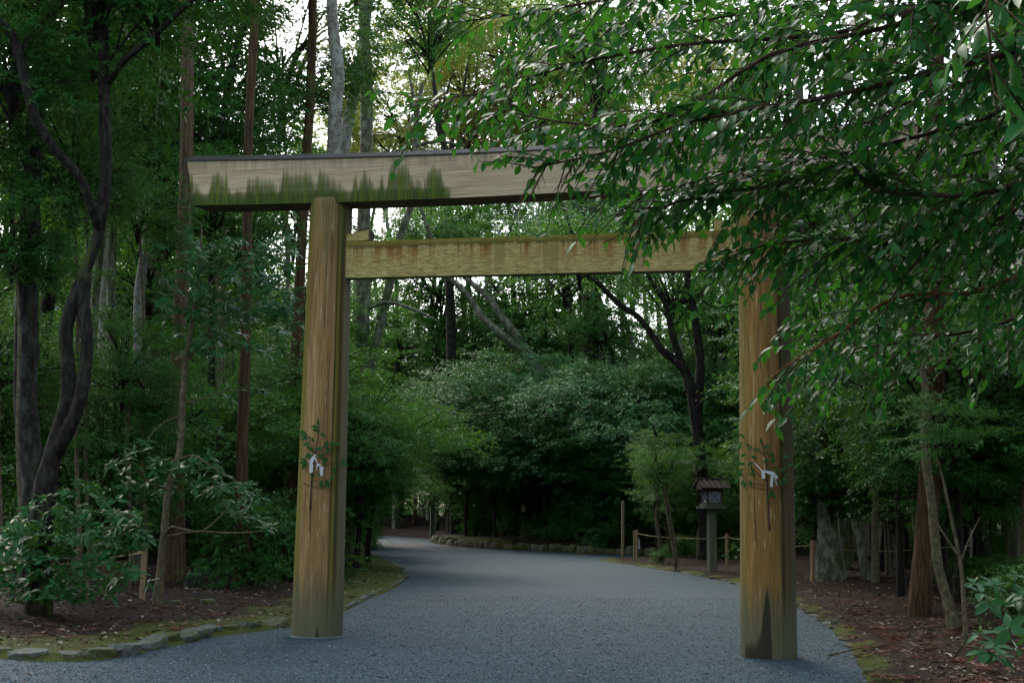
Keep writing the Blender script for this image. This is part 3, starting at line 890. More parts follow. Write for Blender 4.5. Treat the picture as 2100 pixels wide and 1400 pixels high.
sprig('b', (1570, 965), True, 'evergreen sprig with one wide folded white streamer tied to pillar beside the lantern',
      [[(1546, 949), (1549, 949), (1563, 964), (1577, 964.5), (1586, 967), (1596, 977), (1592, 982), (1586, 975), (1584, 998), (1578, 997.5), (1580.5, 973), (1568, 968), (1569, 981), (1562.5, 981), (1562, 966)], [(1587, 978), (1588.5, 977.5), (1593.5, 994), (1592, 995)]],
      [([(1577, 1085), (1575, 1040), (1573, 1000), (1572, 960), (1568, 930), (1564, 905)], .010), ([(1572, 996), (1545, 990), (1528, 980), (1518, 962)], .004), ([(1570, 985), (1548, 965), (1530, 950)], .004),
       ([(1573, 1000), (1590, 970), (1602, 935)], .005), ([(1590, 970), (1605, 965), (1614, 957)], .003), ([(1568, 930), (1545, 920), (1528, 905)], .004), ([(1574, 1020), (1580, 1010), (1583, 1003)], .003)],
      LB, [(1520, 990), (1545, 998), (1570, 1003), (1600, 1001), (1632, 992)])

# ------------------------------------------------------------------ lanterns
def lantern(loc, rz, label, group):
    r = thing('wooden_lantern', label, 'lantern', loc, group, rz)
    mb = MB(); mb.box((0, 0, .81), (.205, .205, 1.70), bev=.012); mb.build('post', M['lantern_wood'], r)
    mb = MB(); mb.box((0, 0, 1.695), (.62, .62, .065), bev=.008); mb.build('base_board', M['lantern_wood'], r)
    mb = MB(); mb.box((0, 0, 1.765), (.49, .49, .07), bev=.008); mb.build('sill', M['lantern_wood'], r)
    mb = MB()
    for sx_ in (-1, 1):
        for sy_ in (-1, 1):
            mb.box((sx_ * .19, sy_ * .19, 1.97), (.048, .048, .34), bev=.004)
    for sx_ in (-1, 1):
        for z in (1.815, 2.125):
            mb.box((sx_ * .19, 0, z), (.04, .33, .03), bev=.003)
            mb.box((0, sx_ * .19, z), (.33, .04, .03), bev=.003)
    mb.build('box_frame', M['lantern_red'], r)
    for e in range(4):
        an = e * math.pi / 2
        c_, s_ = math.cos(an), math.sin(an)
        pm = MB(); pm.box((c_ * .183, s_ * .183, 1.97), (.006 if e % 2 == 0 else .33, .33 if e % 2 == 0 else .006, .28), bev=0)
        po = pm.build('pane', M['paper_pane'], r)
        lm = MB()
        ox = .196
        def q(s1, z): return (c_ * ox - s_ * s1, s_ * ox + c_ * s1, z)
        lm.bar(q(-.16, 1.835), q(.16, 2.105), .014, .014, (c_, s_, 0)); lm.bar(q(-.16, 2.105), q(.16, 1.835), .014, .012, (c_, s_, 0))
        lm.build('lattice', M['lattice'], po)
    mb = MB(); mb.box((0, 0, 2.155), (.50, .50, .03), bev=.004); mb.build('eave_frame', M['lantern_red'], r)
    # gabled roof: ridge along X, boards on both slopes
    for sg in (-1, 1):
        for e in range(5):
            x = -.32 + e * .16
            mb = MB()
            a_, b_ = np.array([x, sg * .02, 2.40]), np.array([x, sg * .36, 2.19])
            mb.bar(a_, b_, .152, .03, (0, 0, 1))
            mb.build('roof_board', M['lantern_roof'], r)
        for e in range(4):
            x = -.24 + e * .16
            mb = MB(); mb.bar((x, sg * .02, 2.425), (x, sg * .38, 2.20), .04, .03); mb.build('batten', M['lantern_red'], r)
    mb = MB(); mb.box((0, 0, 2.435), (.84, .085, .05), bev=.01); mb.build('ridge_board', M['lantern_roof'], r)
    for x in (-.355, .355):
        mb = MB()
        mb.hexa([(x - .012, -.2, 2.17), (x + .012, -.2, 2.17), (x + .012, .2, 2.17), (x - .012, .2, 2.17), (x - .012, -.02, 2.37), (x + .012, -.02, 2.37), (x + .012, .02, 2.37), (x - .012, .02, 2.37)])
        mb.build('gable', M['lantern_red'], r)
    return r
def copy_tree(o, parent=None):
    c = o.copy(); COL.objects.link(c)
    c.parent = parent
    if parent is not None: c.matrix_parent_inverse = o.matrix_parent_inverse.copy()
    for ch in o.children: copy_tree(ch, c)
    return c
LG = 'wooden lanterns along the path'
p = G(1460, 1176)
lan = lantern((p[0], p[1], 0.0), math.radians(14), 'wooden post lantern with lattice panes on the verge beside the warm brown gate pillar', LG)
p = G(886, 1109)
l2 = copy_tree(lan); l2.location = (p[0], p[1], 0.0); l2.rotation_euler = (0, 0, math.radians(8))
l2['label'] = 'far wooden post lantern at the end of the mossy stone edging where the path bends'

# ------------------------------------------------------------------ stakes, ropes, small things
def stake(px, py, top, w, mat, label, group=None, name='wooden_stake', lean=0.0):
    b = G(px, py); d = b[1]; h = (py - top) * pxm(d); wd = w * pxm(d)
    z = gz(b[0], b[1])
    r = thing(name, label, 'stake', (b[0], b[1], z), group, .3)
    r.rotation_euler = (0, lean, .3)
    mb = MB(); mb.box((0, 0, (h - z) / 2 - .1), (wd, wd, h - z + .2), bev=wd * .12); mb.build('shaft', mat, r)
    cp = MB(); cp.box((0, 0, h - z + .012), (wd * .82, wd * .82, .022), taper=.7, bev=0); cp.build('chamfered_head', mat, r)
    return r, np.array([b[0], b[1], h])
def rope(pts, label, r=.008, knots=None):
    pts = np.array(pts)
    o = thing('rope', label, 'rope', (pts[0][0], pts[0][1], pts[0][2] - .0), 'straw ropes strung between the stakes')
    mb = MB(); mb.tube(pts - pts[0], r, 6, 6); mb.build('line', M['rope'], o, True)
    for kx in (knots or []):
        mb = MB()
        an = np.linspace(0, 6.283, 13)
        for e in range(3):
            mb.tube(np.stack([kx[0] - pts[0][0] + .065 * np.cos(an), kx[1] - pts[0][1] + .065 * np.sin(an), np.full(13, kx[2] - pts[0][2] + (e - 1) * .014)], -1), r * .8, 5, 1)
        mb.build('knot', M['rope'], o, True)
    return o
SG = 'short wooden stakes holding the rope'
s1, _ = stake(290, 1257, 1116, 11, M['stake'], 'pale square stake with rope knot beside the slim leaning sapling', SG)
d1 = G(290, 1257)[1]
tp = P(290, 1133, d1 - .05)
rope([tp, P(240, 1141, d1 + .3), P(120, 1157, d1 + .1), P(0, 1163, d1), P(-140, 1160, d1)], 'straw rope from the pale square stake through the leafy bush', .010, [P(290, 1133, d1)])
s2, _ = stake(1667, 1204, 1111, 9, M['stake'], 'orange tan stake at the foot of the pale trunk behind the warm brown pillar', SG, lean=.02)
s3, _ = stake(1491, 1169, 1097, 5, M['stake'], 'thin stake between the near lantern post and the warm brown pillar', SG)
s4, _ = stake(1306, 1150, 1088, 4, M['stake'], 'reddish stake with a white slip at the tip of the bed', SG)
s5, _ = stake(1301, 1147, 1090, 4, M['stake_dull'], 'dull stake right behind the reddish stake with white slip', SG)
s6, _ = stake(1277, 1147, 1030, 5, M['stake_dull'], 'tall thin pole on the mossy tip of the bed', None, 'garden_pole')
d2, d3, d4 = G(1667, 1204)[1], G(1491, 1169)[1], G(1306, 1150)[1]
rope([P(1306, 1093, d4), P(1340, 1099, d4 - 1), P(1400, 1103, d3 + 4), P(1455, 1104, d3 + 1.2), P(1491, 1101, d3)], 'straw rope strung behind the near lantern post', .010, [P(1491, 1101, d3)])
rope([P(1491, 1101, d3), P(1540, 1110, d3 - 1.2), P(1610, 1120, d2 + 1), P(1667, 1117, d2)], 'straw rope passing behind the warm brown pillar', .010, [P(1667, 1117, d2)])
rope([P(1667, 1117, d2), P(1700, 1124, d2), P(1760, 1129, d2 - .3), P(1850, 1128, d2 - .6), P(1990, 1118, d2 - 1)], 'straw rope running from the orange tan stake into the dark shrubs', .010)
b = P(1310, 1112, d4)
o = thing('paper_slip', 'small white paper slip hanging from the reddish stake', 'paper slip', b)
mb = MB(); mb.box((0, 0, 0), (.07, .01, .22), bev=0); mb.box((.012, -.004, -.14), (.06, .01, .10), bev=0); mb.build('paper', M['white_paper'], o)
mb = MB(); mb.tube([(0, 0, .1), (.02, 0, .2), (-.05, -.03, .27)], .006, 5, 3); mb.build('string', M['rope'], o, True)

b = G(395, 1214)
o = thing('tree_stump', 'low black charred stump on the leaf litter behind the slim sapling', 'tree stump', (b[0], b[1], gz(b[0], b[1])))
mb = MB(); mb.tube([(0, 0, -.1), (0, 0, .08), (.01, 0, .27)], [.17, .152, .146], 18, 3, .06, 4); mb.build('trunk', M['charred'], o, True)
mb = MB(); mb.tube([(.01, 0, .262), (.01, 0, .282)], [.135, .13], 18, 1); mb.build('cut_face', M['cut_wood'], o)

def stone_mesh(seed, sx, sy, sz, sub=2, flat=.25):
    g = np.random.default_rng(seed)
    bm = bmesh.new()
    bmesh.ops.create_icosphere(bm, subdivisions=sub, radius=1.0)
    ph = g.uniform(0, 6.28, 9)
    V = np.array([v.co for v in bm.verts])
    r = 1 + .10 * np.sin(V[:, 0] * 2.6 + ph[0]) + .09 * np.sin(V[:, 1] * 3.1 + ph[1]) + .07 * np.sin(V[:, 2] * 3.3 + V[:, 0] * 2 + ph[2]) + g.normal(0, .035, len(V))
    V = np.sign(V) * np.abs(V) ** .72 * r[:, None]
    V[:, 2] = np.minimum(V[:, 2], 1 - flat + .1 * np.sin(V[:, 0] * 2 + ph[3]))
    V *= np.array([sx, sy, sz])
    F = [[v.index for v in f.verts] for f in bm.faces]
    bm.free()
    return new_mesh('stone', V, F, False)
STN = [stone_mesh(s_, 1, 1, 1, 2) for s_ in range(8)]
STL = [stone_mesh(s_ + 40, 1, 1, 1, 2, .35) for s_ in range(6)]
for s_ in STN + STL: s_.materials.append(M['stone'])
def along(poly, step, jitter=0.0, seed=0):
    g = np.random.default_rng(seed)
    p = spline(poly, 8)
    L = np.concatenate([[0], np.cumsum(np.linalg.norm(np.diff(p, axis=0), axis=1))])
    out, s_ = [], step * .5
    while s_ < L[-1]:
        l = step * (1 + g.uniform(-jitter, jitter))
        x, y = np.interp(s_, L, p[:, 0]), np.interp(s_, L, p[:, 1])
        x2, y2 = np.interp(s_ + .05, L, p[:, 0]), np.interp(s_ + .05, L, p[:, 1])
        out.append((x, y, math.atan2(y2 - y, x2 - x), l)); s_ += l
    return out
def edging(label, pxs, step, depth, height, mat, meshes, seed, jitter=.3, sink=.4, group=None, lift=0.0, gap=.96):
    g = np.random.default_rng(seed)
    poly = [G(x, y)[:2] for x, y in pxs]
    r = thing('stone_edging', label, 'stone edging', (poly[0][0], poly[0][1], 0), group)
    for (x, y, an, l) in along(poly, step, jitter, seed):
        o = bpy.data.objects.new('stone', meshes[g.integers(len(meshes))])
        COL.objects.link(o)
        o.material_slots[0].link = 'OBJECT'; o.material_slots[0].material = mat
        h = height * g.uniform(.75, 1.2)
        o.parent = r
        o.location = (x - poly[0][0] + g.normal(0, .02), y - poly[0][1] + g.normal(0, .02), h * (1 - 2 * sink) * .5 + lift)
        o.rotation_euler = (g.normal(0, .07), g.normal(0, .07), an + g.normal(0, .08))
        o.scale = (l * .5 * gap, depth * .5 * g.uniform(.85, 1.15), h * .62)
    return r
edging('flat grey mossy kerb stones along the leaf covered bed beside the gravel', [(-150, 1337), (0, 1346), (110, 1352), (200, 1349), (300, 1331), (420, 1303), (560, 1286), (610, 1280)], .42, .30, .15, M['stone'], STL, 3, .4, .22)
edging('low dark kerb stones round the mossy bed behind the pillar', [(702, 1249), (760, 1221), (806, 1201), (830, 1185), (825, 1169), (798, 1153), (766, 1139)], .36, .14, .10, M['stone'], STL, 4, .35)
edging('row of rounded mossy stones edging the far side of the path bend', [(890, 1111), (912, 1116), (950, 1120), (1000, 1124), (1100, 1129), (1235, 1136), (1340, 1140), (1400, 1141)], .40, .40, .40, M['stone_moss'], STN, 5, .3, .3)
edging('scattered flat stones in the moss along the verge by the near lantern', [(1240, 1149), (1310, 1160), (1400, 1174), (1500, 1194), (1600, 1226), (1690, 1272), (1750, 1325)], .75, .22, .06, M['stone'], STL, 6, .5, .45, gap=.42)
for e, (x, y, w) in enumerate([(362, 1253, 24), (396, 1249, 18), (425, 1252, 30), (1712, 1283, 16), (1782, 1383, 22)]):
    b = G(x, y); k = w * pxm(b[1])
    lab = ['low grey rock lying by the foot of the slim sapling', 'small round rock between two low rocks near the charred stump', 'flat pale rock on the litter nearer the mossy pillar',
           'pale stone on the mossy verge past the warm brown pillar', 'half buried stone on the bare soil beside the gravel'][e]
    o = tag(link('rock', stone_mesh(70 + e, k * .5, k * .4, k * .28, 2), M['stone'], None, (b[0], b[1], gz(b[0], b[1]) + k * .05)), lab, 'rock')

# pale board fence glimpsed between the trunks
fd = 44.0
a_, b_ = P(1690, 1090, fd), P(1960, 1090, fd + 1.5)
fx = np.linalg.norm((b_ - a_)[:2])
o = thing('board_fence', 'pale old board fence glimpsed between the trunks beyond the stakes', 'fence', (a_[0], a_[1], 0), rz=math.atan2(b_[1] - a_[1], b_[0] - a_[0]))
zt_, zb_ = P(1840, 1055, fd)[2], .1
nb = int(fx / .16)
for e in range(nb):
    mb = MB(); mb.box((e * .16 + .08, 0, (zt_ + zb_) / 2 + .01 * ((e * 37) % 5)), (.15, .025, zt_ - zb_), bev=.004); mb.build('board', M['board'], o)
for e in range(5):
    mb = MB(); mb.box((e * fx / 4, .07, zt_ / 2), (.1, .1, zt_), bev=.01); mb.build('post', M['board'], o)
for z in (.4, zt_ - .2):
    mb = MB(); mb.box((fx / 2, .035, z), (fx, .04, .08), bev=.004); mb.build('rail', M['board'], o)
#VEG
# ------------------------------------------------------------------ crowns shared between alike trees
def spray_leaves(g, org, dirs, length, nleaf, L, up, spread=.9, droop=.25, jitter=.4):
    """leaves set alternately along flat sprays; all inputs per spray"""
    n = len(org)
    dirs = norm(dirs)
    side = norm(np.cross(dirs, up) + 1e-6)
    t_ = (np.arange(nleaf) + .6)[None] / nleaf * np.ones((n, 1)) + g.normal(0, .03, (n, nleaf))
    sg = np.where(np.arange(nleaf) % 2 == 0, 1.0, -1.0)[None]
    bow = -(t_ ** 2)[..., None] * np.array([0, 0, 1.0]) * droop * length[:, None, None]
    wob = g.normal(0, .06, (n, nleaf, 3)) * length[:, None, None]
    pos = org[:, None] + dirs[:, None] * (t_ * length[:, None])[..., None] + bow + wob
    D = dirs[:, None] * .65 + side[:, None] * (sg * spread)[..., None] + np.array([0, 0, -.25]) + g.normal(0, .28, (n, nleaf, 3))
    U = up[:, None] + g.normal(0, jitter, (n, nleaf, 3))
    Ln = L * g.uniform(.65, 1.25, (n, nleaf))
    return pos.reshape(-1, 3), norm(D.reshape(-1, 3)), norm(U.reshape(-1, 3)), Ln.ravel()
def crown(seed, rx, rz, nclump, nspray, nleaf, L, shape='kite', cs=.30, flat=.55, hollow=.45, sl=.42, droop=.25, base=-1.1):
    """an irregular crown about the origin: foliage mesh and its branches"""
    g = np.random.default_rng(seed)
    c = norm(g.normal(0, 1, (nclump, 3)))
    c[:, 2] = c[:, 2] * .9 + .08
    r = g.uniform(hollow, 1.0, nclump) ** .7
    lob = 1 + .28 * np.sin(np.arctan2(c[:, 1], c[:, 0]) * 2 + g.uniform(0, 6)) + .2 * np.sin(np.arctan2(c[:, 1], c[:, 0]) * 3 + g.uniform(0, 6))
    C = c * (r * lob)[:, None] * np.array([rx, rx, rz])
    csz = cs * rx * g.uniform(.6, 1.35, nclump)
    o = C[:, None] + g.normal(0, 1, (nclump, nspray, 3)) * csz[:, None, None] * np.array([.62, .62, .62 * flat])
    d = norm(o - C[:, None] * .55 + np.array([0, 0, .15 * rz])) + g.normal(0, .55, o.shape)
    d[..., 2] *= .45
    ow = norm((o - np.array([0, 0, -.5 * rz])) * np.array([1, 1, .6]))
    up = np.array([0, 0, .8]) + ow * .75 + norm(d) * .2 + g.normal(0, .33, o.shape)
    ln = sl * g.uniform(.6, 1.3, nclump * nspray)
    p, D, U, Ln = spray_leaves(g, o.reshape(-1, 3), d.reshape(-1, 3), ln, nleaf, L, norm(up.reshape(-1, 3)), droop=droop)
    fol = leaves_mesh('crown', p, D, U, Ln, shape)
    mb = MB()
    for e in range(0, nclump, max(1, nclump // 16)):
        s_ = np.array([0, 0, base * rz + g.uniform(0, .9) * rz])
        mid = np.array([C[e][0] * .38, C[e][1] * .38, s_[2] * .45 + C[e][2] * .55]) + g.normal(0, .05 * rx, 3)
        mb.tube([s_, mid, C[e], C[e] + norm(C[e]) * csz[e] * .7], [.019 * rx, .011 * rx, .006 * rx, .002 * rx], 5, 3)
        for q in range(2):
            w = C[e] + g.normal(0, 1, 3) * csz[e] * .8
            mb.tube([mid, (mid + w) / 2 + g.normal(0, .05 * rx, 3), w], [.009 * rx, .006 * rx, .002 * rx], 4, 2)
    br = mb.mesh('branches', True)
    return fol, br
CR = {}
for e in range(5): CR['broad%d' % e] = crown(100 + e, 2.6, 3.3, 56, 22, 13, .145, cs=.27, sl=.5)
for e in range(4): CR['layer%d' % e] = crown(200 + e, 2.3, 1.7, 40, 20, 15, .115, cs=.34, flat=.22, sl=.55, droop=.2)
for e in range(3): CR['bush%d' % e] = crown(300 + e, 1.0, .85, 30, 14, 12, .085, cs=.36, flat=.5, sl=.3, hollow=.3)
for e in range(2): CR['feather%d' % e] = crown(400 + e, 1.9, 3.6, 60, 26, 18, .11, 'kite_thin', cs=.30, flat=.7, sl=.5, droop=.5)
for e in range(2): CR['fine%d' % e] = crown(500 + e, 2.7, 3.0, 60, 30, 15, .105, cs=.25, sl=.42)
for f_, b_ in CR.values():
    f_.materials.append(M['leaf_dark']); b_.materials.append(M['bark_dark'])
def put(name, me, mat, root, loc, rz, sc):
    o = bpy.data.objects.new(name, me); COL.objects.link(o)
    o.material_slots[0].link = 'OBJECT'; o.material_slots[0].material = M[mat]
    o.parent = root; o.location = [float(v) for v in loc]; o.rotation_euler = (0, 0, rz)
    o.scale = sc if hasattr(sc, '__len__') else (sc, sc, sc)
    return o
def add_crown(root, key, loc, rz, sc, lm, bm_):
    o = put('crown', CR[key][0], lm, root, loc, rz, sc)
    put('branches', CR[key][1], bm_, root, loc, rz, sc)
    return o

# ------------------------------------------------------------------ trees with trunks one can tell apart
rt_ = np.random.default_rng(77)
def hero(name, label, mat, d, pts, crowns, boughs=(), cat='tree', flare=1.3, rise=5.0, lm='leaf_dark', rough=.13, group=None, ground=True):
    """pts: (px, py, width px[, depth offset]) from foot to top"""
    W = [P(q[0], q[1], d + (q[3] if len(q) > 3 else 0)) for q in pts]
    R = [q[2] * .5 * pxm(d) for q in pts]
    if ground:
        z = gz(W[0][0], W[0][1])
        base = np.array([W[0][0], W[0][1], z])
        if W[0][2] > z + .3:
            W = [base - np.array([0, 0, .3]), base + np.array([0, 0, .12]), base + (W[0] - base) * .4] + W
            R = [R[0] * flare * 1.1, R[0] * flare, R[0] * 1.08] + R
        else:
            W = [base - np.array([0, 0, .3]), base + np.array([0, 0, .1])] + W[1:]
            R = [R[0] * flare * 1.1, R[0] * flare] + R[1:]
    else: base = W[0]
    if rise > 0:
        dv = norm(W[-1] - W[-2]) * .6 + np.array([0, 0, .6])
        W.append(W[-1] + norm(dv) * rise); R.append(R[-1] * .55)
    root = thing(name, label, cat, base, group)
    W = np.array(W)
    V, F = tube(W - base, R, 14, 5, rough, int(d * 31 + pts[0][0]))
    link('trunk', new_mesh('trunk', V, F, True), M[mat], root)
    for bq in boughs:
        q = np.array([P(v[0], v[1], d + (v[3] if len(v) > 3 else 0)) for v in bq]) - base
        V, F = tube(q, [v[2] * .5 * pxm(d) for v in bq], 9, 5, rough * .7, int(bq[0][0]))
        link('bough', new_mesh('bough', V, F, True), M[mat], root)
    for c in crowns:
        cx, cy_, sc, key = c[:4]
        lmm = c[4] if len(c) > 4 else lm
        dd = d + (c[5] if len(c) > 5 else 0)
        add_crown(root, key, P(cx, cy_, dd) - base, rt_.uniform(0, 6.28), sc, lmm, 'bark_dark')
    return root
hero('evergreen_tree', 'thick dark trunk rising at the edge of the picture behind the leafy bush', 'bark_lichen', 20.5,
     [(72, 1000, 60), (58, 900, 52), (52, 760, 48), (58, 560, 42), (64, 400, 38), (72, 230, 34), (88, 60, 32), (92, -60, 28)], [(60, -200, 1.0, 'broad0'), (-60, 230, .6, 'broad1'), (150, 330, .6, 'layer0', 'leaf_dark', .8)])
hero('evergreen_tree', 'dark forked tree with two bare stems leaning together and long curved boughs', 'bark_dark', 18.2,
     [(90, 1010, 46), (112, 920, 34), (140, 800, 28), (134, 690, 27), (150, 620, 26), (176, 550, 25), (202, 480, 24), (214, 400, 26), (216, 300, 26), (213, 150, 24), (210, 30, 22), (208, -60, 20)],
     [(210, -230, .8, 'broad2'), (30, 120, .55, 'layer1'), (330, -20, .5, 'layer2')],
     [[(112, 930, 32), (150, 860, 28, -.2), (172, 780, 27, -.2), (178, 700, 26, -.1), (170, 620, 28), (176, 560, 24)],
      [(205, 475, 18), (186, 420, 20, -.3), (160, 360, 20, -.5), (112, 305, 20, -.7), (72, 240, 20, -.9), (48, 150, 19, -1.0), (26, 75, 18, -1.1), (-10, 40, 16, -1.2), (-90, 0, 12, -1.2)],
      [(222, 172, 12), (258, 122, 13, -.3), (312, 78, 13, -.5), (362, 30, 12, -.7), (420, -20, 9, -.8)]])
hero('evergreen_tree', 'straight tan grey trunk between the dark forked tree and the pale bare stem', 'bark_pale', 36,
     [(214, 930, 30), (215, 740, 28), (218, 560, 27), (222, 420, 25), (226, 200, 22)], [(230, 120, 1.3, 'broad3')], rough=.04)
hero('evergreen_tree', 'pale bare trunk like a column beside the dim mossy trunk', 'bark_pale', 31,
     [(296, 930, 26), (289, 800, 24), (284, 690, 22), (286, 600, 22), (296, 520, 18), (306, 440, 15), (318, 330, 13)], [(330, 240, 1.0, 'fine0')], rough=.05)
hero('evergreen_tree', 'broad dim brown mossy trunk between the pale column and the red cedar', 'bark_green', 39,
     [(325, 960, 44), (322, 800, 36), (318, 640, 33), (320, 480, 30), (322, 300, 26)], [(318, 150, 1.4, 'broad4')], [[(318, 480, 20), (308, 380, 20), (303, 250, 18), (302, 100, 16), (300, -60, 14)], [(324, 420, 18), (341, 300, 18), (344, 180, 16), (346, 40, 14)]])
hero('cedar_tree', 'straight red cedar trunk with a long dark split rising behind the beam end', 'bark_cedar_pale', 27,
     [(357, 1196, 38), (360, 900, 32), (366, 700, 30), (374, 560, 30), (382, 330, 28), (384, 180, 28), (383, 40, 27), (383, -60, 26)], [(383, -640, 1.3, 'feather0', 'needle')], rough=.04)
hero('cedar_tree', 'slim straight red trunk rising halfway between the beam end and pillar', 'bark_cedar', 25.2,
     [(495, 1214, 28), (496, 960, 25), (502, 760, 23), (506, 560, 22), (508, 330, 19), (515, 170, 19), (524, 10, 19), (528, -60, 18)], [(525, -620, 1.1, 'feather1', 'needle')], rough=.04)
hero('cedar_tree', 'red cedar trunk tight behind the mossy gate pillar', 'bark_cedar', 33,
     [(596, 1150, 36), (600, 900, 28), (606, 750, 24), (612, 640, 22), (622, 430, 21), (634, 240, 20), (640, 90, 19), (642, -60, 18)], [(640, -520, 1.3, 'feather0', 'needle')], rough=.04)
hero('evergreen_tree', 'tall smooth pale grey trunk above the mossy pillar head', 'bark_pale', 30,
     [(668, 1120, 40), (672, 800, 34), (678, 560, 32), (684, 330, 30), (688, 220, 29), (694, 150, 27), (684, 70, 25), (680, -40, 22)], [(670, -360, 1.1, 'broad0')], rough=.05)
hero('evergreen_tree', 'leaning pale stem crossing behind the beam next to the smooth grey trunk', 'bark_pale', 47,
     [(712, 1118, 34), (706, 800, 28), (702, 560, 28), (704, 320, 26), (718, 230, 24), (738, 140, 22), (752, 40, 19), (764, -50, 16)], [(770, -280, 1.6, 'fine1')], rough=.05)
hero('evergreen_tree', 'two stemmed grey tree with a swollen burl just behind the mossy pillar', 'bark_green', 45,
     [(700, 1134, 40), (712, 1000, 34), (732, 935, 42), (728, 880, 34), (738, 760, 28), (744, 640, 28), (746, 480, 27), (750, 330, 26), (752, 180, 25), (746, 40, 22), (742, -60, 20)],
     [(740, -300, 1.6, 'broad1'), (880, 60, .9, 'layer3', 'leaf_dark', 1.0)],
     [[(724, 890, 26), (744, 830, 22), (762, 740, 20), (784, 650, 19), (800, 575, 18), (822, 480, 16), (846, 410, 14), (852, 330, 13), (853, 250, 12), (866, 170, 8)],
      [(853, 250, 8), (848, 200, 6), (838, 150, 4)], [(740, 790, 6), (800, 800, 5, -.5), (870, 830, 4, -1), (950, 850, 3, -1.2), (1030, 845, 1.5, -1.5)],
      [(746, 640, 8), (790, 620, 7, -.3), (850, 635, 6, -.6), (900, 660, 4, -.8)], [(850, 300, 7), (900, 290, 7, -.3), (950, 300, 5, -.5)]])
hero('evergreen_tree', 'dark slender forked stem standing against the bright gap above the beam', 'bark_dark', 64,
     [(938, 1100, 24), (925, 700, 20), (918, 420, 15), (914, 310, 13), (900, 270, 11), (893, 200, 9), (885, 120, 8)], [(890, 40, .8, 'fine0')],
     [[(918, 330, 9), (935, 260, 8), (950, 190, 6), (962, 110, 4)], [(918, 320, 8), (930, 300, 6), (955, 292, 5), (950, 312, 4)], [(914, 300, 7), (905, 235, 6), (925, 160, 4)]], cat='tree')
hero('evergreen_tree', 'pale mossy tree with leaning forked limbs under the tie beam', 'bark_green', 57,
     [(1165, 1090, 30), (1150, 900, 28), (1118, 785, 24), (1072, 722, 20), (1024, 682, 17), (990, 650, 14), (955, 600, 11), (905, 540, 8)], [(890, 470, .9, 'layer0', 'leaf_mid', 3), (960, 500, .7, 'layer2', 'leaf_mid', 3)],
     [[(1092, 740, 18), (1062, 690, 17), (1036, 660, 16), (1004, 612, 14), (978, 590, 12), (952, 565, 9), (930, 525, 6)], [(1092, 745, 15), (1068, 700, 13), (1040, 660, 12), (1020, 640, 9)], [(990, 605, 7), (1004, 570, 6), (1012, 540, 4)]])
hero('evergreen_tree', 'slender pale stem rising straight right of the leaning forked limbs', 'bark_pale', 62,
     [(1236, 1095, 13), (1226, 900, 11), (1206, 720, 9), (1196, 600, 8), (1190, 470, 7)], [(1185, 380, .8, 'fine1', 'leaf_mid', 3)], rise=1)
hero('evergreen_tree', 'mossy pale bole with a fork under the middle of the tie beam', 'bark_green', 61,
     [(1262, 1095, 22), (1250, 900, 18), (1246, 780, 17), (1240, 690, 18), (1226, 600, 9), (1210, 520, 6)], [(1280, 440, .8, 'fine0', 'leaf_mid', 3)], [[(1242, 710, 12), (1215, 760, 9), (1190, 700, 7), (1176, 640, 5)]], rise=.5)
hero('evergreen_tree', 'dark crooked tree sweeping leftward below the tie beam near the far bed', 'bark_dark', 41,
     [(1450, 1120, 30), (1432, 900, 24), (1412, 780, 20), (1386, 740, 17), (1356, 715, 15), (1314, 655, 13), (1268, 622, 12), (1222, 575, 10), (1195, 540, 7)], [(1190, 500, .8, 'layer1', 'leaf_mid'), (1380, 560, 1.0, 'layer3', 'leaf_mid', 1)],
     [[(1404, 760, 15), (1380, 690, 14), (1366, 625, 12), (1344, 590, 9), (1300, 510, 8), (1262, 430, 6)], [(1430, 860, 18), (1436, 740, 18), (1424, 650, 16), (1410, 560, 13), (1400, 470, 10)]])
hero('evergreen_tree', 'massive nearly black trunk standing above the mossy stone row', 'bark_dark', 61,
     [(1207, 1104, 44), (1207, 1000, 34), (1210, 800, 32), (1216, 560, 28), (1224, 300, 24)], [(1225, 60, 1.5, 'fine0', 'leaf_mid'), (1215, 420, 1.0, 'fine1', 'leaf_mid', 3)])
hero('evergreen_tree', 'slim dark trunk next to the massive black trunk above the stone row', 'bark_dark', 59,
     [(1186, 1108, 18), (1183, 1020, 15), (1176, 900, 13), (1172, 760, 11), (1166, 560, 9)], [(1160, 520, 1.4, 'layer1', 'leaf_grey')])
hero('evergreen_tree', 'pale buttressed trunk right behind the orange tan stake', 'bark_green', 29.5,
     [(1702, 1198, 40), (1696, 1080, 37), (1690, 980, 34), (1672, 880, 30), (1660, 780, 30), (1651, 620, 26), (1644, 480, 24), (1640, 300, 20)], [(1640, 230, 1.1, 'broad3')], flare=1.5)
hero('evergreen_tree', 'slim pale mottled stem with a loop beside the buttressed trunk', 'bark_pale', 30.5,
     [(1722, 1190, 20), (1708, 1080, 18), (1698, 980, 18), (1690, 870, 17), (1686, 760, 16), (1680, 620, 14), (1676, 500, 13)], [(1678, 420, .7, 'layer0')], [[(1692, 900, 10), (1676, 840, 9), (1690, 815, 9), (1706, 760, 8), (1716, 640, 6)]])
hero('cedar_tree', 'stout red cedar trunk standing among the dark shrubs beside the slim pale stem', 'bark_cedar', 20.6,
     [(1886, 1268, 47), (1894, 1150, 44), (1908, 960, 46), (1914, 760, 44), (1915, 560, 42), (1916, 300, 38), (1920, 40, 34), (1922, -60, 32)], [(1920, -760, 1.1, 'feather1', 'needle')], rough=.04, flare=1.05)
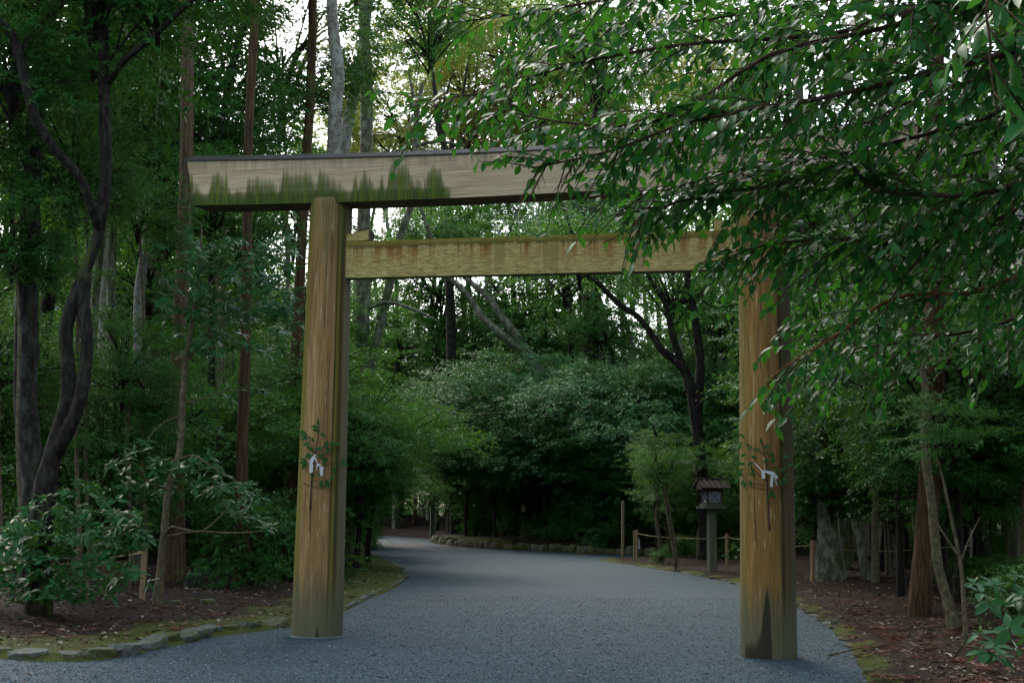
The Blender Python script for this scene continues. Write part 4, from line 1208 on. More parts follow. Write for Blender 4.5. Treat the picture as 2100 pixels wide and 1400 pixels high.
hero('evergreen_tree', 'slim pale stem curving in front of the stout red cedar', 'bark_tan', 18.3,
     [(1956, 1300, 24), (1944, 1232, 22), (1922, 1148, 19), (1910, 1020, 17), (1898, 930, 16), (1900, 830, 15), (1892, 760, 13), (1874, 680, 11), (1868, 560, 9)], [(1860, 480, .5, 'layer2')], rise=2)
hero('evergreen_tree', 'slim leaning trunk between the buttressed trunk and the stout cedar', 'bark_green', 29,
     [(1776, 1196, 18), (1766, 1130, 16), (1752, 1060, 15), (1740, 960, 14), (1728, 860, 12), (1716, 740, 9)], [(1712, 660, .8, 'layer1')], rise=2)
hero('evergreen_tree', 'thin reddish multi branched stem leaning past the slim pale stem', 'bark_tan', 15.8,
     [(1980, 1290, 9), (1972, 1170, 8), (1955, 1080, 7), (1938, 1000, 6), (1920, 920, 5), (1906, 830, 3)], [(1930, 880, .22, 'layer3')], [[(1966, 1140, 5), (1936, 1095, 4), (1915, 1060, 3)], [(1970, 1150, 4), (1990, 1100, 3), (2010, 1060, 2)]], rise=0, flare=1.1)
hero('evergreen_tree', 'dim brown trunk far back at the picture edge past the stout cedar', 'bark_green', 38,
     [(2070, 1130, 36), (2074, 900, 30), (2078, 700, 27), (2080, 400, 24)], [(2080, 300, 1.2, 'broad1')])
hero('evergreen_tree', 'pair of dim trunks in the gloom between the cedar and picture edge', 'bark_dark', 40,
     [(2012, 1130, 36), (2014, 900, 30), (2016, 650, 26), (2020, 400, 20)], [(2020, 420, 1.3, 'broad0')], [[(2030, 1130, 26), (2034, 850, 24), (2036, 640, 20)]])
hero('evergreen_tree', 'twin thin bare stems slanting beside the near lantern post', 'bark_tan', 37,
     [(1385, 1158, 6), (1376, 1100, 5), (1368, 1050, 4.5), (1360, 1000, 4)], [(1355, 950, .36, 'layer0', 'leaf_mid')], [[(1388, 1158, 5), (1382, 1100, 5), (1372, 1040, 4), (1366, 985, 3)]], rise=.5, flare=1.0)

for (x, y, d_, s_, k_, lm_, lab) in [
    (30, 470, 19.5, .42, 'layer0', 'leaf_dark', 'small leafy tree in front of the thick dark trunk, its crown spread at mid height'),
    (150, 330, 23, .42, 'broad1', 'leaf_mid', 'bright leaved young tree between the dark forked tree and the pale column'),
    (170, 60, 24, .55, 'broad3', 'leaf_mid', 'green crown filling the top corner above the dark forked tree'),
    (285, 420, 25, .42, 'layer1', 'leaf_dark', 'low branched tree hanging leaves before the pale column'),
    (450, 200, 33, .8, 'fine0', 'leaf_mid', 'leafy tree filling the space between the two red cedar trunks'),
    (580, 100, 36, .9, 'fine1', 'leaf_dark', 'fine leaved tree hanging over the gap above the beam end'),
    (440, 420, 30, .7, 'layer3', 'leaf_mid', 'layered tree just below the beam end between the red trunks'),
    (-10, 740, 22, .5, 'layer2', 'leaf_dark', 'dark layered tree at the picture edge above the leafy bush'),
    (255, 740, 24.5, .5, 'layer3', 'leaf_dark', 'dark layered tree hanging low between the forked stems and sapling')]:
    hero('evergreen_tree', lab, 'bark_tan', d_, [(x + 14, 1110, 9), (x + 6, 900, 8), (x + 10, (y + 900) / 2, 7), (x, y + 40, 5)], [(x, y, s_, k_, lm_), (x + 60, y + 70, s_ * .6, 'layer%d' % rt_.integers(4), lm_, .5)], rise=.5, flare=1.1)

# ------------------------------------------------------------------ the wood between: alike trees, each its own object
TRK = []
for e in range(5):
    g = np.random.default_rng(900 + e)
    pts = [(0, 0, -.3), (0, 0, .1)] + [(g.normal(0, .14) * q, g.normal(0, .14) * q, q * 2.0) for q in range(1, 6)]
    V, F = tube(pts, [.30, .24, .18, .16, .14, .12, .09], 9, 3, .08, e)
    me = new_mesh('trunk', V, F, True); me.materials.append(M['bark_dark']); TRK.append(me)   # 10 m tall
def wood_tree(x, y, H, key, csc, lm, bk, label, group, name='evergreen_tree', cbase=.6, tr=1.0, extra=None):
    z = gz(x, y)
    r = thing(name, label, 'tree', (x, y, z), group)
    put('trunk', TRK[rt_.integers(5)], bk, r, (0, 0, 0), rt_.uniform(0, 6.28), (tr, tr, H / 10))
    add_crown(r, key, (0, 0, H * cbase), rt_.uniform(0, 6.28), csc, lm, 'bark_dark')
    if extra:
        for (k2, h2, s2, dx) in extra: add_crown(r, k2, (dx, rt_.normal(0, .4), h2), rt_.uniform(0, 6.28), s2, lm, 'bark_dark')
    return r
pick = lambda a: a[rt_.integers(len(a))]
placed = []
def clear(x, y, md, mp):
    if float(sdist(np.array([x]), np.array([y]))[0]) < mp: return False
    for (a_, b_) in placed:
        if (a_ - x) ** 2 + (b_ - y) ** 2 < md * md: return False
    placed.append((x, y)); return True
def scatter(n, xr, yr, md, mp, px=None, tries=60):
    """random spots; xr in photograph pixels at that depth"""
    out = []
    for _ in range(n * tries):
        if len(out) >= n: break
        u = rt_.random() ** .5
        y = yr[0] + (yr[1] - yr[0]) * u
        x = (rt_.uniform(*xr) - PW / 2) / FPX * y
        qx = PW / 2 + x / y * FPX
        if (815 < qx < 955 and y < 69) or (1375 < qx < 1535 and y < 41): continue
        if clear(x, y, md, mp): out.append((x, y))
    return out
BKS = ['bark_dark', 'bark_lichen', 'bark_green', 'bark_cedar', 'bark_pale', 'bark_dark']
# tall trees on both sides and beyond the bend
for (x, y) in scatter(18, (-330, 640), (38, 76), 3.0, 2.6):
    H = rt_.uniform(9, 15) + (y - 24) * .22
    wood_tree(x, y, H, 'broad%d' % rt_.integers(5), rt_.uniform(.85, 1.25), pick(['leaf_dark', 'leaf_dark', 'leaf_mid']), pick(BKS),
              'tall evergreen tree crowded in the wood behind the mossy gate pillar', 'tall trees crowding the wood behind the mossy pillar', cbase=rt_.uniform(.55, .8), tr=rt_.uniform(.5, 1.1),
              extra=[('broad%d' % rt_.integers(5), H * .42, .8, rt_.normal(0, .8))] if rt_.random() < .6 else None)
for (x, y) in scatter(30, (1560, 2420), (28, 74), 2.6, 2.4):
    H = rt_.uniform(8, 14) + (y - 24) * .2
    wood_tree(x, y, H, 'broad%d' % rt_.integers(5), rt_.uniform(.85, 1.25), pick(['leaf_dark', 'leaf_dark', 'leaf_mid']), pick(BKS),
              'tall evergreen tree crowded in the dark wood behind the warm brown pillar', 'tall trees crowding the wood behind the warm brown pillar', cbase=rt_.uniform(.5, .75), tr=rt_.uniform(.5, 1.0),
              extra=[('broad%d' % rt_.integers(5), H * .4, .8, rt_.normal(0, .8))] if rt_.random() < .7 else None)
for (x, y) in scatter(24, (620, 1620), (70, 90), 2.8, 1.6):
    H = rt_.uniform(9, 17)
    q = P_px(np.array([[x, y, 0.0]]))[0, 0]
    bright = q < 1180 and rt_.random() < .35 and y > 62
    wood_tree(x, y, H + (4 if bright else 0), pick(['broad0', 'broad2', 'fine0', 'fine1', 'broad4']), rt_.uniform(1.0, 1.5), 'leaf_young' if bright else pick(['leaf_mid', 'leaf_mid', 'leaf_dark']), pick(BKS),
              'yellow green tree in the bright gap above the top beam' if bright else 'green tree in the wood seen through the gate beyond the path bend',
              'yellow green trees in the bright gap' if bright else 'green trees beyond the path bend', cbase=rt_.uniform(.6, .75), tr=rt_.uniform(.6, 1.1),
              extra=None if bright else [('layer%d' % rt_.integers(4), H * .38, 1.2, rt_.normal(0, 1))])
for (px_, py_, d_, s_) in [(830, 250, 72, 1.5), (965, 190, 80, 1.6), (900, 90, 84, 1.5), (1060, 120, 76, 1.5), (790, 345, 74, 1.2), (1000, 310, 86, 1.6), (1120, 230, 82, 1.6), (735, 180, 86, 1.2), (1010, 20, 84, 1.4), (1180, 90, 88, 1.6), (1270, 250, 78, 1.5), (1350, 120, 82, 1.6), (1440, 280, 76, 1.5), (880, 380, 88, 1.5), (1150, 340, 88, 1.6), (1330, 350, 90, 1.6), (700, 320, 90, 1.4), (1500, 160, 84, 1.6)]:
    while d_ < 96 and float(sdist(np.array([P(px_, py_, d_)[0]]), np.array([d_]))[0]) < .9: d_ += 1.5   # never on the path
    b = P(px_, py_, d_)
    wood_tree(b[0], b[1], b[2], 'fine%d' % rt_.integers(2), s_, 'leaf_young', 'bark_pale', 'tall yellow green tree in the bright gap above the top beam', 'yellow green trees in the bright gap', cbase=1.0, tr=.8)
for (px_, py_, d_, s_, k_) in [(820, 660, 56, 1.0, 'broad1'), (905, 560, 70, 1.2, 'broad3'), (965, 470, 76, 1.3, 'fine0'), (770, 520, 60, 1.0, 'fine1'), (1095, 470, 72, 1.2, 'fine1'), (1060, 640, 69, 1.2, 'layer0'), (1190, 600, 70, 1.3, 'layer2'),
                               (1300, 520, 62, 1.2, 'fine0'), (1390, 640, 54, 1.0, 'layer1'), (1480, 660, 49, .9, 'layer3'), (1240, 700, 57, .9, 'layer1'), (900, 720, 64, 1.0, 'layer3'), (1130, 720, 70, 1.1, 'layer0')]:
    while d_ < 96 and float(sdist(np.array([P(px_, py_, d_)[0]]), np.array([d_]))[0]) < .9: d_ += 1.5   # never on the path
    b = P(px_, py_, d_)
    wood_tree(b[0], b[1], b[2], k_, s_, 'leaf_mid', pick(['bark_green', 'bark_pale', 'bark_dark']), 'mid green tree lit from above seen under the tie beam', 'lit green trees under the tie beam', cbase=1.0, tr=.7)
# tall trees added for shade: crowns above the picture, some wholly unseen beside it
SHADE = []
for (n_, xr_, yr_, lab, grp) in [(12, (-2100, -620), (10, 22), '', ''), (14, (2800, 4200), (9, 22), '', ''),
                                 (6, (-40, 560), (25, 36), 'tall slim dark trunk rising out of the picture among the red cedars', 'tall slim trunks among the red cedars'), (4, (1750, 2150), (24, 36), 'tall slim dark trunk rising out of the picture round the stout cedar', 'tall slim trunks round the stout cedar')]:
    for (x, y) in scatter(n_, xr_, yr_, 2.0, 2.2):
        H = 1.6 + .40 * y + rt_.uniform(4.5, 7.5) if y > 22 else rt_.uniform(10, 14)
        if not grp:
            SHADE.append((x, y, H * .9, 3.2, 3.6)); continue
        wood_tree(x, y, H, 'broad%d' % rt_.integers(5), rt_.uniform(1.0, 1.35), 'leaf_dark', pick(['bark_dark', 'bark_lichen', 'bark_green', 'bark_pale']), lab, grp, cbase=.93, tr=rt_.uniform(.5, .8))
# low layered understory trees, foliage starting about two metres up
def under(n, xr, yr, Hr, md, mp, sc, lms, label, group):
    for (x, y) in scatter(n, xr, yr, md, mp):
        H = rt_.uniform(*Hr)
        k = 'layer%d' % rt_.integers(4)
        wood_tree(x, y, H, k, np.array([1, 1, .9]) * rt_.uniform(*sc), pick(lms), pick(['bark_dark', 'bark_tan', 'bark_dark']), label, group, 'understory_tree', .82, .35,
                  [('layer%d' % rt_.integers(4), H * .55, rt_.uniform(*sc) * .75, rt_.normal(0, .6))])
for k_ in range(17):                            # the lit front row behind the stones
    px_ = 925 + k_ * 39 + rt_.uniform(-14, 14)
    y0 = 1115 + (px_ - 890) * .072 if px_ < 1240 else 1139 + (px_ - 1240) * .03
    b = G(px_, min(y0, 1143) - 5 - rt_.uniform(0, 3))
    H = rt_.uniform(3.8, 6.6)
    if px_ < 985: continue
    wood_tree(b[0], b[1], H, 'layer%d' % rt_.integers(4), rt_.uniform(.8, 1.15), pick(['leaf_grey', 'leaf_grey', 'leaf_mid']), pick(['bark_dark', 'bark_tan']), 'low glossy layered tree in the thicket above the mossy stone row',
              'layered small trees in the thicket beyond the bend', 'understory_tree', .80, .35, [('layer%d' % rt_.integers(4), H * .58, rt_.uniform(.6, .8), rt_.normal(0, .5))])
for k_ in range(34):                            # bushes at the foot of that row
    px_ = 905 + k_ * 19.5 + rt_.uniform(-9, 9)
    y0 = 1115 + (px_ - 890) * .072 if px_ < 1240 else 1139 + (px_ - 1240) * .03
    b = G(px_, min(y0, 1143) - 4.5 - rt_.uniform(0, 4.5))
    s_ = rt_.uniform(.45, 1.25)
    if px_ < 955: continue
    r = thing('evergreen_shrub', 'low shrub on the bank above the mossy stone row', 'shrub', (b[0], b[1], gz(b[0], b[1])), 'shrubs on the bank above the stone row')
    add_crown(r, 'bush%d' % rt_.integers(3), (0, 0, .9 * s_), rt_.uniform(0, 6.28), (s_, s_, s_ * rt_.uniform(.8, 1.4)), pick(['leaf_grey', 'leaf_mid', 'leaf_grey', 'leaf_dark']), 'bark_dark')
under(44, (680, 1260), (52, 70), (3.6, 8.0), 1.3, .6, (.85, 1.3), ['leaf_grey', 'leaf_grey', 'leaf_mid'], 'low glossy layered tree in the thicket above the mossy stone row', 'layered small trees in the thicket beyond the bend')
under(28, (1180, 1620), (46, 64), (3.2, 7.0), 1.3, .5, (.7, 1.1), ['leaf_mid', 'leaf_grey', 'leaf_mid'], 'low green layered tree in the thicket between stone row and lantern', 'layered small trees near the lantern')
under(6, (1330, 1510), (37, 45), (2.4, 4.2), 1.2, .6, (.3, .5), ['leaf_mid', 'leaf_dark', 'leaf_dark'], 'small bright layered tree on the bed behind the rope', 'small trees on the roped bed')
under(18, (120, 660), (38, 62), (7.5, 11.0), 1.8, 1.2, (.9, 1.3), ['leaf_dark', 'leaf_mid'], 'dark layered understory tree in the wood behind the slim sapling', 'understory trees behind the slim sapling')
under(34, (-200, 640), (22, 50), (3.0, 7.0), 1.5, .9, (.6, 1.0), ['leaf_dark', 'leaf_dark', 'leaf_mid'], 'dark layered understory tree in the wood behind the slim sapling', 'understory trees behind the slim sapling')
under(32, (1680, 2350), (18, 48), (3.6, 7.0), 1.4, 1.8, (.6, .95), ['leaf_dark'], 'dark layered understory tree in the gloom around the stout cedar', 'understory trees around the stout cedar')
under(16, (1655, 2120), (22, 40), (2.8, 5.2), 1.2, 1.6, (.5, .85), ['leaf_dark', 'leaf_mid', 'leaf_dark'], 'dark layered understory tree in the gloom around the stout cedar', 'understory trees around the stout cedar')
under(16, (640, 900), (84, 97), (3.5, 7.5), 1.3, .6, (.9, 1.3), ['leaf_mid', 'leaf_dark'], 'low layered tree closing the far end of the path', 'understory trees at the far end of the path')
under(10, (640, 765), (30, 52), (3.0, 5.5), 1.3, .8, (.6, .9), ['leaf_mid', 'leaf_grey'], 'low layered tree beside the burl trunk along the inner bend', 'understory trees along the inner bend')
# shrubs
def shrubs(n, xr, yr, md, mp, sc, lms, label, group):
    for (x, y) in scatter(n, xr, yr, md, mp):
        s_ = rt_.uniform(*sc)
        r = thing('evergreen_shrub', label, 'shrub', (x, y, gz(x, y)), group)
        add_crown(r, 'bush%d' % rt_.integers(3), (0, 0, .85 * s_), rt_.uniform(0, 6.28), (s_, s_, s_ * rt_.uniform(.8, 1.3)), pick(lms), 'bark_dark')
shrubs(6, (420, 625), (24, 30), .9, 1.8, (.5, 1.0), ['leaf_dark'], 'dark evergreen shrub on the litter in the wood behind the mossy pillar', 'shrubs in the wood behind the mossy pillar')
shrubs(40, (-150, 640), (27, 46), 1.0, .7, (.6, 1.3), ['leaf_dark', 'leaf_mid'], 'dark evergreen shrub on the litter in the wood behind the mossy pillar', 'shrubs in the wood behind the mossy pillar')
shrubs(18, (1700, 2250), (21, 44), 1.2, 1.6, (.35, .8), ['leaf_dark', 'leaf_mid'], 'dark glossy shrub under the trees past the warm brown pillar', 'shrubs under the trees past the warm brown pillar')
shrubs(10, (1940, 2330), (15, 24), 1.0, 2.2, (.35, .7), ['leaf_dark'], 'dark glossy shrub under the trees past the warm brown pillar', 'shrubs under the trees past the warm brown pillar')
shrubs(40, (690, 1560), (53, 72), 1.1, 1.5, (.6, 1.2), ['leaf_grey', 'leaf_mid', 'leaf_dark'], 'low shrub on the bank above the mossy stone row', 'shrubs on the bank above the stone row')
shrubs(10, (1320, 1530), (35, 46), .8, .5, (.3, .5), ['leaf_dark'], 'small shrub on the roped bed by the near lantern', 'shrubs on the roped bed')
for (px_, py_, s_, lm) in [(735, 1120, 1.0, 'leaf_mid'), (716, 1126, .8, 'leaf_dark'), (752, 1128, .55, 'leaf_mid'), (700, 1135, .7, 'leaf_dark')]:
    b = G(px_, py_)
    r = thing('evergreen_shrub', 'leafy shrub at the inner bend of the path beside the mossy pillar', 'shrub', (b[0], b[1], gz(b[0], b[1])), 'shrubs at the inner bend of the path')
    add_crown(r, 'bush%d' % rt_.integers(3), (0, 0, .8 * s_), rt_.uniform(0, 6.28), (s_, s_, s_ * 1.1), lm, 'bark_dark')
# thin dark stems deep in the wood
for (x, y) in scatter(26, (700, 1560), (64, 90), .8, .8):
    r = thing('slender_tree', 'thin dark stem in the deep shade of the wood beyond the bend', 'tree', (x, y, gz(x, y)), 'thin dark stems in the deep shade')
    put('trunk', TRK[rt_.integers(5)], pick(['bark_dark', 'bark_cedar']), r, (0, 0, 0), rt_.uniform(0, 6.28), (.55, .55, rt_.uniform(.7, 1.1)))
    add_crown(r, 'layer%d' % rt_.integers(4), (0, 0, 7.0), rt_.uniform(0, 6.28), .9, pick(['leaf_mid', 'leaf_grey']), 'bark_dark')

# far-off wood that closes the view
def wood_mass(name, spots, mat, label, n_=90, L=.34, seed=12):
    g = np.random.default_rng(seed)
    P_, D_, U_, L_ = [], [], [], []
    for (x, y, z, rx, rz) in spots:
        c = norm(g.normal(0, 1, (n_, 3))) * g.uniform(.4, 1, (n_, 1)) * np.array([rx, rx, rz])
        o = c + np.array([x, y, z])
        d = c + g.normal(0, 1.2, c.shape); d[:, 2] *= .4
        c = norm(c)
        a_, b_, c_, l_ = spray_leaves(g, o, d, np.full(n_, 1.5), 14, L, norm(np.array([0, 0, .8]) + c * .7 + g.normal(0, .35, c.shape)), droop=.25)
        P_.append(a_); D_.append(b_); U_.append(c_); L_.append(l_)
    p_ = np.concatenate(P_)
    p_[:, 2] = np.maximum(p_[:, 2], .05)
    o = link(name, leaves_mesh(name, p_, *[np.concatenate(v) for v in (D_, U_, L_)], 'kite'), M[mat])
    tag(o, label, 'woodland', kind='stuff')
g = np.random.default_rng(12)
sp = []
for e in range(230):
    y = g.uniform(94, 135); q_ = g.uniform(-.62, .62); H = g.uniform(16, 23) if abs(q_ + .0) < .13 else g.uniform(15, 25)
    sp.append((q_ * y, y, H * .55, 3.6, H * .45))
for e in range(90):
    y = g.uniform(96, 112); sp.append((g.uniform(-.5, .5) * y, y, 1.6, 2.6, 1.8))
wood_mass('far_woodland', sp, 'leaf_mid', 'far-off wood that closes the view behind everything')
sp = []
for e in range(70):
    k_ = e % 2
    x, y = (g.uniform(-26, -12), g.uniform(-14, 15)) if k_ == 0 else (g.uniform(11, 24), g.uniform(-14, 15))
    H = g.uniform(7, 15)
    sp.append((x, y, H * g.uniform(.3, .7), 2.8, H * .33))
wood_mass('unseen_shade_woodland', sp + SHADE + SHADE, 'leaf_dark', 'unseen wood added round the open gravel to shade the verges', 60, .36, 13)  # unseen leaf masses added at the sides to block low light

# ------------------------------------------------------------------ plants near enough to show their leaves
def whorl(g, c, axis, n, L, tilt=.15):
    a0 = norm(axis); s_ = norm(np.cross(a0, [.3, .9, .1])); t_ = np.cross(a0, s_)
    an = np.arange(n) / n * 6.283 + g.normal(0, .25, n)
    el = g.uniform(-.55, .35, n) + tilt
    D = (np.cos(an)[:, None] * s_ + np.sin(an)[:, None] * t_) * np.cos(el)[:, None] + a0 * np.sin(el)[:, None]
    U = np.tile(a0, (n, 1)) + g.normal(0, .18, (n, 3))
    return np.tile(c, (n, 1)) + D * .01, D, norm(U), L * g.uniform(.7, 1.15, n)
def cat_(lst): return [np.concatenate(v) for v in zip(*lst)]
# slim leaning sapling with long whorled leaves
g = np.random.default_rng(31)
ds = G(320, 1262)[1]
sap = hero('sapling', 'slim leaning sapling with whorls of long leaves beside the pale square stake', 'bark_tan', ds,
           [(322, 1260, 20), (328, 1180, 18), (338, 1080, 16), (346, 1000, 15), (368, 930, 13), (374, 830, 12), (382, 740, 11), (394, 660, 9), (406, 580, 7), (412, 500, 4)], [], rise=.3, flare=1.15, cat='small tree',
           boughs=[[(336, 1098, 6), (352, 1080, 5, -.2), (380, 1085, 4, -.4), (415, 1088, 4, -.6), (450, 1060, 3, -.7), (470, 1040, 2, -.8)], [(336, 1100, 5), (400, 1090, 4, -.3), (480, 1092, 3, -.5), (540, 1088, 2, -.6)],
                   [(345, 1005, 5), (310, 990, 4, -.3), (275, 960, 3, -.5), (250, 945, 2, -.6)], [(368, 940, 5), (400, 935, 4, -.3), (440, 960, 3, -.5), (490, 990, 2, -.6)], [(372, 830, 5), (420, 815, 4, .2), (470, 800, 3, .4), (530, 805, 2, .5)],
                   [(376, 850, 4), (330, 870, 3), (300, 905, 2, -.2)], [(384, 735, 5), (430, 690, 4), (480, 640, 3), (540, 610, 2)], [(396, 640, 4), (360, 600, 3), (320, 560, 2)], [(398, 630, 4), (450, 560, 3), (520, 520, 2), (580, 500, 1.5)], [(408, 560, 3), (440, 510, 2), (470, 470, 1.5)]])
sb = np.array(sap.location)
Lw = .175
acc = []
spots = [(232, 950), (262, 938), (290, 925), (318, 942), (352, 968), (300, 990), (268, 985), (250, 968), (340, 1000), (372, 960), (398, 950), (425, 958), (452, 975), (478, 1000), (500, 1010), (515, 1035), (498, 1050), (470, 1032), (440, 1005), (408, 990), (528, 1065), (545, 1085), (385, 985), (420, 1010), (355, 945), (330, 960), (280, 955), (455, 1000), (508, 995), (532, 1020)]
spots = spots + [(x + g.normal(0, 16), y + g.normal(0, 14)) for x, y in spots]
for (x, y) in spots: acc.append(whorl(g, P(x, y, ds + g.uniform(-.9, .3)), np.array([0, -.35, 1.0]) + g.normal(0, .25, 3), 9, Lw))
for _ in range(270):
    x = 300 + 330 * g.beta(2, 2); y = 470 + 260 * g.beta(1.5, 1.7)
    if x < 330 and y > 620: continue
    acc.append(whorl(g, P(x, y, ds + g.uniform(-1.2, 1.2)), np.array([0, -.3, 1.0]) + g.normal(0, .3, 3), 9, Lw * g.uniform(.8, 1.1)))
for (x, y) in [(320, 650), (345, 655), (490, 800), (520, 790), (545, 800), (560, 780), (470, 815), (300, 905), (500, 640), (560, 640), (590, 660), (600, 620)]:
    acc.append(whorl(g, P(x, y, ds + g.uniform(-.5, .5)), np.array([0, -.3, 1.0]) + g.normal(0, .25, 3), 9, Lw))
a4 = cat_(acc)
leaf_parts(sap, sb, *a4, 'long', 'long_low', M['leaf_whorl'], 300)
# broad leaved bush at the left
g = np.random.default_rng(32)
def aucuba(label, feet, spots, L, nparts, d0, stemr=.012, dj=.7):
    b = G(*feet[0]); base = np.array([b[0], b[1], gz(b[0], b[1])])
    r = thing('broad_leaved_bush', label, 'bush', base)
    acc, sh = [], []
    mb = MB()
    for (x, y) in spots:
        d = d0 + g.uniform(-dj, dj)
        c = P(x, y, d)
        acc.append(whorl(g, c, np.array([0, -.25, 1.0]) + g.normal(0, .3, 3), int(g.integers(5, 10)), L * g.uniform(.6, 1.25), g.uniform(-.2, .3)))
        if g.random() < .45: sh.append(whorl(g, c + np.array([0, 0, .02]), np.array([0, 0, 1.0]), 4, L * .38, .75))
    for (x, y) in feet:
        f0 = G(x, y); f0[2] = gz(f0[0], f0[1]) - .05
        near = sorted(spots, key=lambda s_: abs(s_[0] - x) + g.uniform(0, 60))[:max(4, len(spots) // (len(feet) * 2))]
        for (sx_, sy_) in near[:9]:
            e_ = P(sx_, sy_, d0)
            m = (f0 + e_) / 2 + np.array([g.normal(0, .08), g.normal(0, .08), .05])
            mb.tube([f0, m, e_], [stemr, stemr * .8, stemr * .4], 6, 4, .05)
    mb.build('stems', M['bark_green'], r, True)
    leaf_parts(r, base, *cat_(acc), 'oval', 'oval_low', M['leaf_whorl'], nparts)
    if sh: tag(link('shoots', leaves_mesh('shoots', cat_(sh)[0] - base, *cat_(sh)[1:], 'long_low'), M['leaf_shoot'], r), kind='stuff')
    return r
sp = []
for _ in range(330):
    x = g.uniform(-60, 310); top = 985 + 110 * abs((x - 165) / 165) ** 1.5; y = g.uniform(top, 1225)
    if x > 190 and y > 1120 and g.random() < .65: continue
    sp.append((x, y))
sp += [(130, 1215), (180, 1228), (200, 1200), (160, 1195), (240, 1165), (262, 1150), (270, 1180), (228, 1190), (30, 1235), (60, 1215), (95, 1220)]
aucuba('broad leaved bush with pale green shoots spreading over the bed beside the pale stake', [(182, 1292), (60, 1285), (75, 1275), (192, 1280), (-20, 1270)], sp, .150, 300, 17.8)
g = np.random.default_rng(33)
sp = [(2010, 1300), (2040, 1325), (2070, 1290), (2085, 1330), (2050, 1345), (2110, 1310), (2020, 1335)]
aucuba('low plant with big dark toothed leaves at the lower corner of the litter', [(2060, 1440), (2090, 1450)], sp, .20, 120, 11.4, .008, .3)
sp = [(2010, 1215), (2040, 1200), (2075, 1195), (2090, 1230), (2030, 1235), (2060, 1240), (2110, 1210), (2000, 1195), (2085, 1180)]
aucuba('mid green plant just above the big toothed leaves at the lower corner', [(2050, 1345), (2085, 1350)], sp, .16, 90, 13.4, .008, .4)
g = np.random.default_rng(34)
sp = [(1500, 1128), (1510, 1140), (1490, 1142), (1520, 1128), (1505, 1118), (1530, 1140)]
aucuba('small pale leaved seedling at the thin stake by the lantern', [(1508, 1172)], sp, .16, 60, 33.5, .006, .3)

# big-leaved overhanging tree at the right, its trunk outside the frame
g = np.random.default_rng(41)
tb = np.array([6.4, 6.6, 0.0]); tb[2] = gz(tb[0], tb[1])
tree = thing('overhanging_tree', 'glossy leaved tree overhanging the gate with long drooping branches', 'tree', tb)
V, F = tube([(0, 0, -.3), (0, 0, .1), (-.05, .05, 1.5), (-.2, .1, 3.0), (-.15, 0, 4.6), (0, .1, 6.5)], [.22, .17, .14, .12, .09, .05], 12, 4, .07)
link('trunk', new_mesh('trunk', V, F, True), M['bark_lichen'], tree)
for q_ in ((-2.1, .1, 8.2, .7, 1.25, 'broad1'), (-4.3, -1.8, 7.6, 2.1, .95, 'broad3'), (-1.5, -3.4, 7.0, 4.0, 1.1, 'broad0'), (-.1, 2.4, 7.4, 5.0, 1.1, 'broad4')):  # unseen upper crowns added to shade the branches and ground below
    add_crown(tree, q_[5], q_[:3], q_[3], q_[4], 'leaf_dark', 'bark_dark')
BR_ = [
 ([(2330, -60, 6.2), (2100, 0, 5.7), (1850, 25, 5.8), (1700, 70, 6.0), (1400, 92, 6.3), (1170, 134, 6.5), (1000, 188, 6.6), (850, 208, 6.7)], 15, 1.0, 0),
 ([(2330, -90, 6.2), (1900, 12, 5.4), (1840, 50, 5.4), (1620, 100, 5.6), (1540, 135, 5.7), (1400, 225, 5.9), (1290, 258, 6.0), (1150, 250, 6.1), (1010, 222, 6.2)], 14, 1.0, 0),
 ([(2330, 50, 6.0), (2100, 100, 5.1), (1950, 140, 5.2), (1690, 200, 5.5), (1560, 222, 5.6), (1400, 255, 5.8), (1250, 310, 6.0), (1090, 345, 6.1)], 14, 1.15, 0),
 ([(2330, 340, 6.4), (2100, 375, 5.7), (1980, 400, 5.7), (1800, 390, 5.8), (1740, 345, 5.8), (1600, 378, 6.0), (1450, 400, 6.1), (1330, 435, 6.2), (1290, 470, 6.2)], 13, 1.7, 0),
 ([(2330, 520, 7.0), (2100, 565, 6.2), (1990, 600, 6.2), (1840, 610, 6.3), (1710, 690, 6.3), (1620, 745, 6.4), (1580, 775, 6.4)], 13, .8, 1),
 ([(2330, -160, 6.0), (1700, -70, 5.6), (1400, -25, 5.8), (1150, 15, 6.0), (950, 45, 6.1)], 13, .9, 0),
 ([(2330, 170, 6.2), (2000, 250, 6.0), (1800, 300, 6.1), (1650, 330, 6.2), (1500, 352, 6.3), (1350, 392, 6.4), (1240, 400, 6.5)], 11, 1.25, 0),
 ([(2330, 400, 6.4), (2000, 468, 6.1), (1850, 498, 6.2), (1700, 490, 6.2), (1560, 505, 6.3), (1480, 535, 6.3)], 11, 1.7, 0),
 ([(2330, 620, 7.0), (2000, 678, 6.8), (1850, 702, 6.8), (1740, 720, 6.9), (1660, 770, 6.9)], 9, .9, 0),
 ([(2330, -60, 4.6), (2060, -30, 3.6), (2030, 90, 3.5), (2040, 200, 3.5), (2050, 270, 3.5)], 5, .35, 0),
 ([(2330, 260, 6.6), (2050, 300, 6.6), (1880, 360, 6.7), (1760, 440, 6.7), (1680, 560, 6.8), (1650, 640, 6.8)], 8, 1.0, 0),
 ([(2330, -120, 6.6), (1900, -40, 6.6), (1650, 10, 6.7), (1450, 40, 6.8), (1250, 60, 6.9), (1080, 90, 7.0)], 9, 1.0, 0),
 ([(2330, 110, 6.8), (1950, 180, 6.8), (1750, 260, 6.9), (1600, 280, 7.0), (1430, 300, 7.0), (1250, 350, 7.1)], 8, 1.1, 0),
 ([(2330, 560, 7.4), (2100, 540, 7.2), (1950, 520, 7.2), (1800, 560, 7.3), (1700, 600, 7.3)], 8, .9, 0),
]
tw = MB(); lf = []
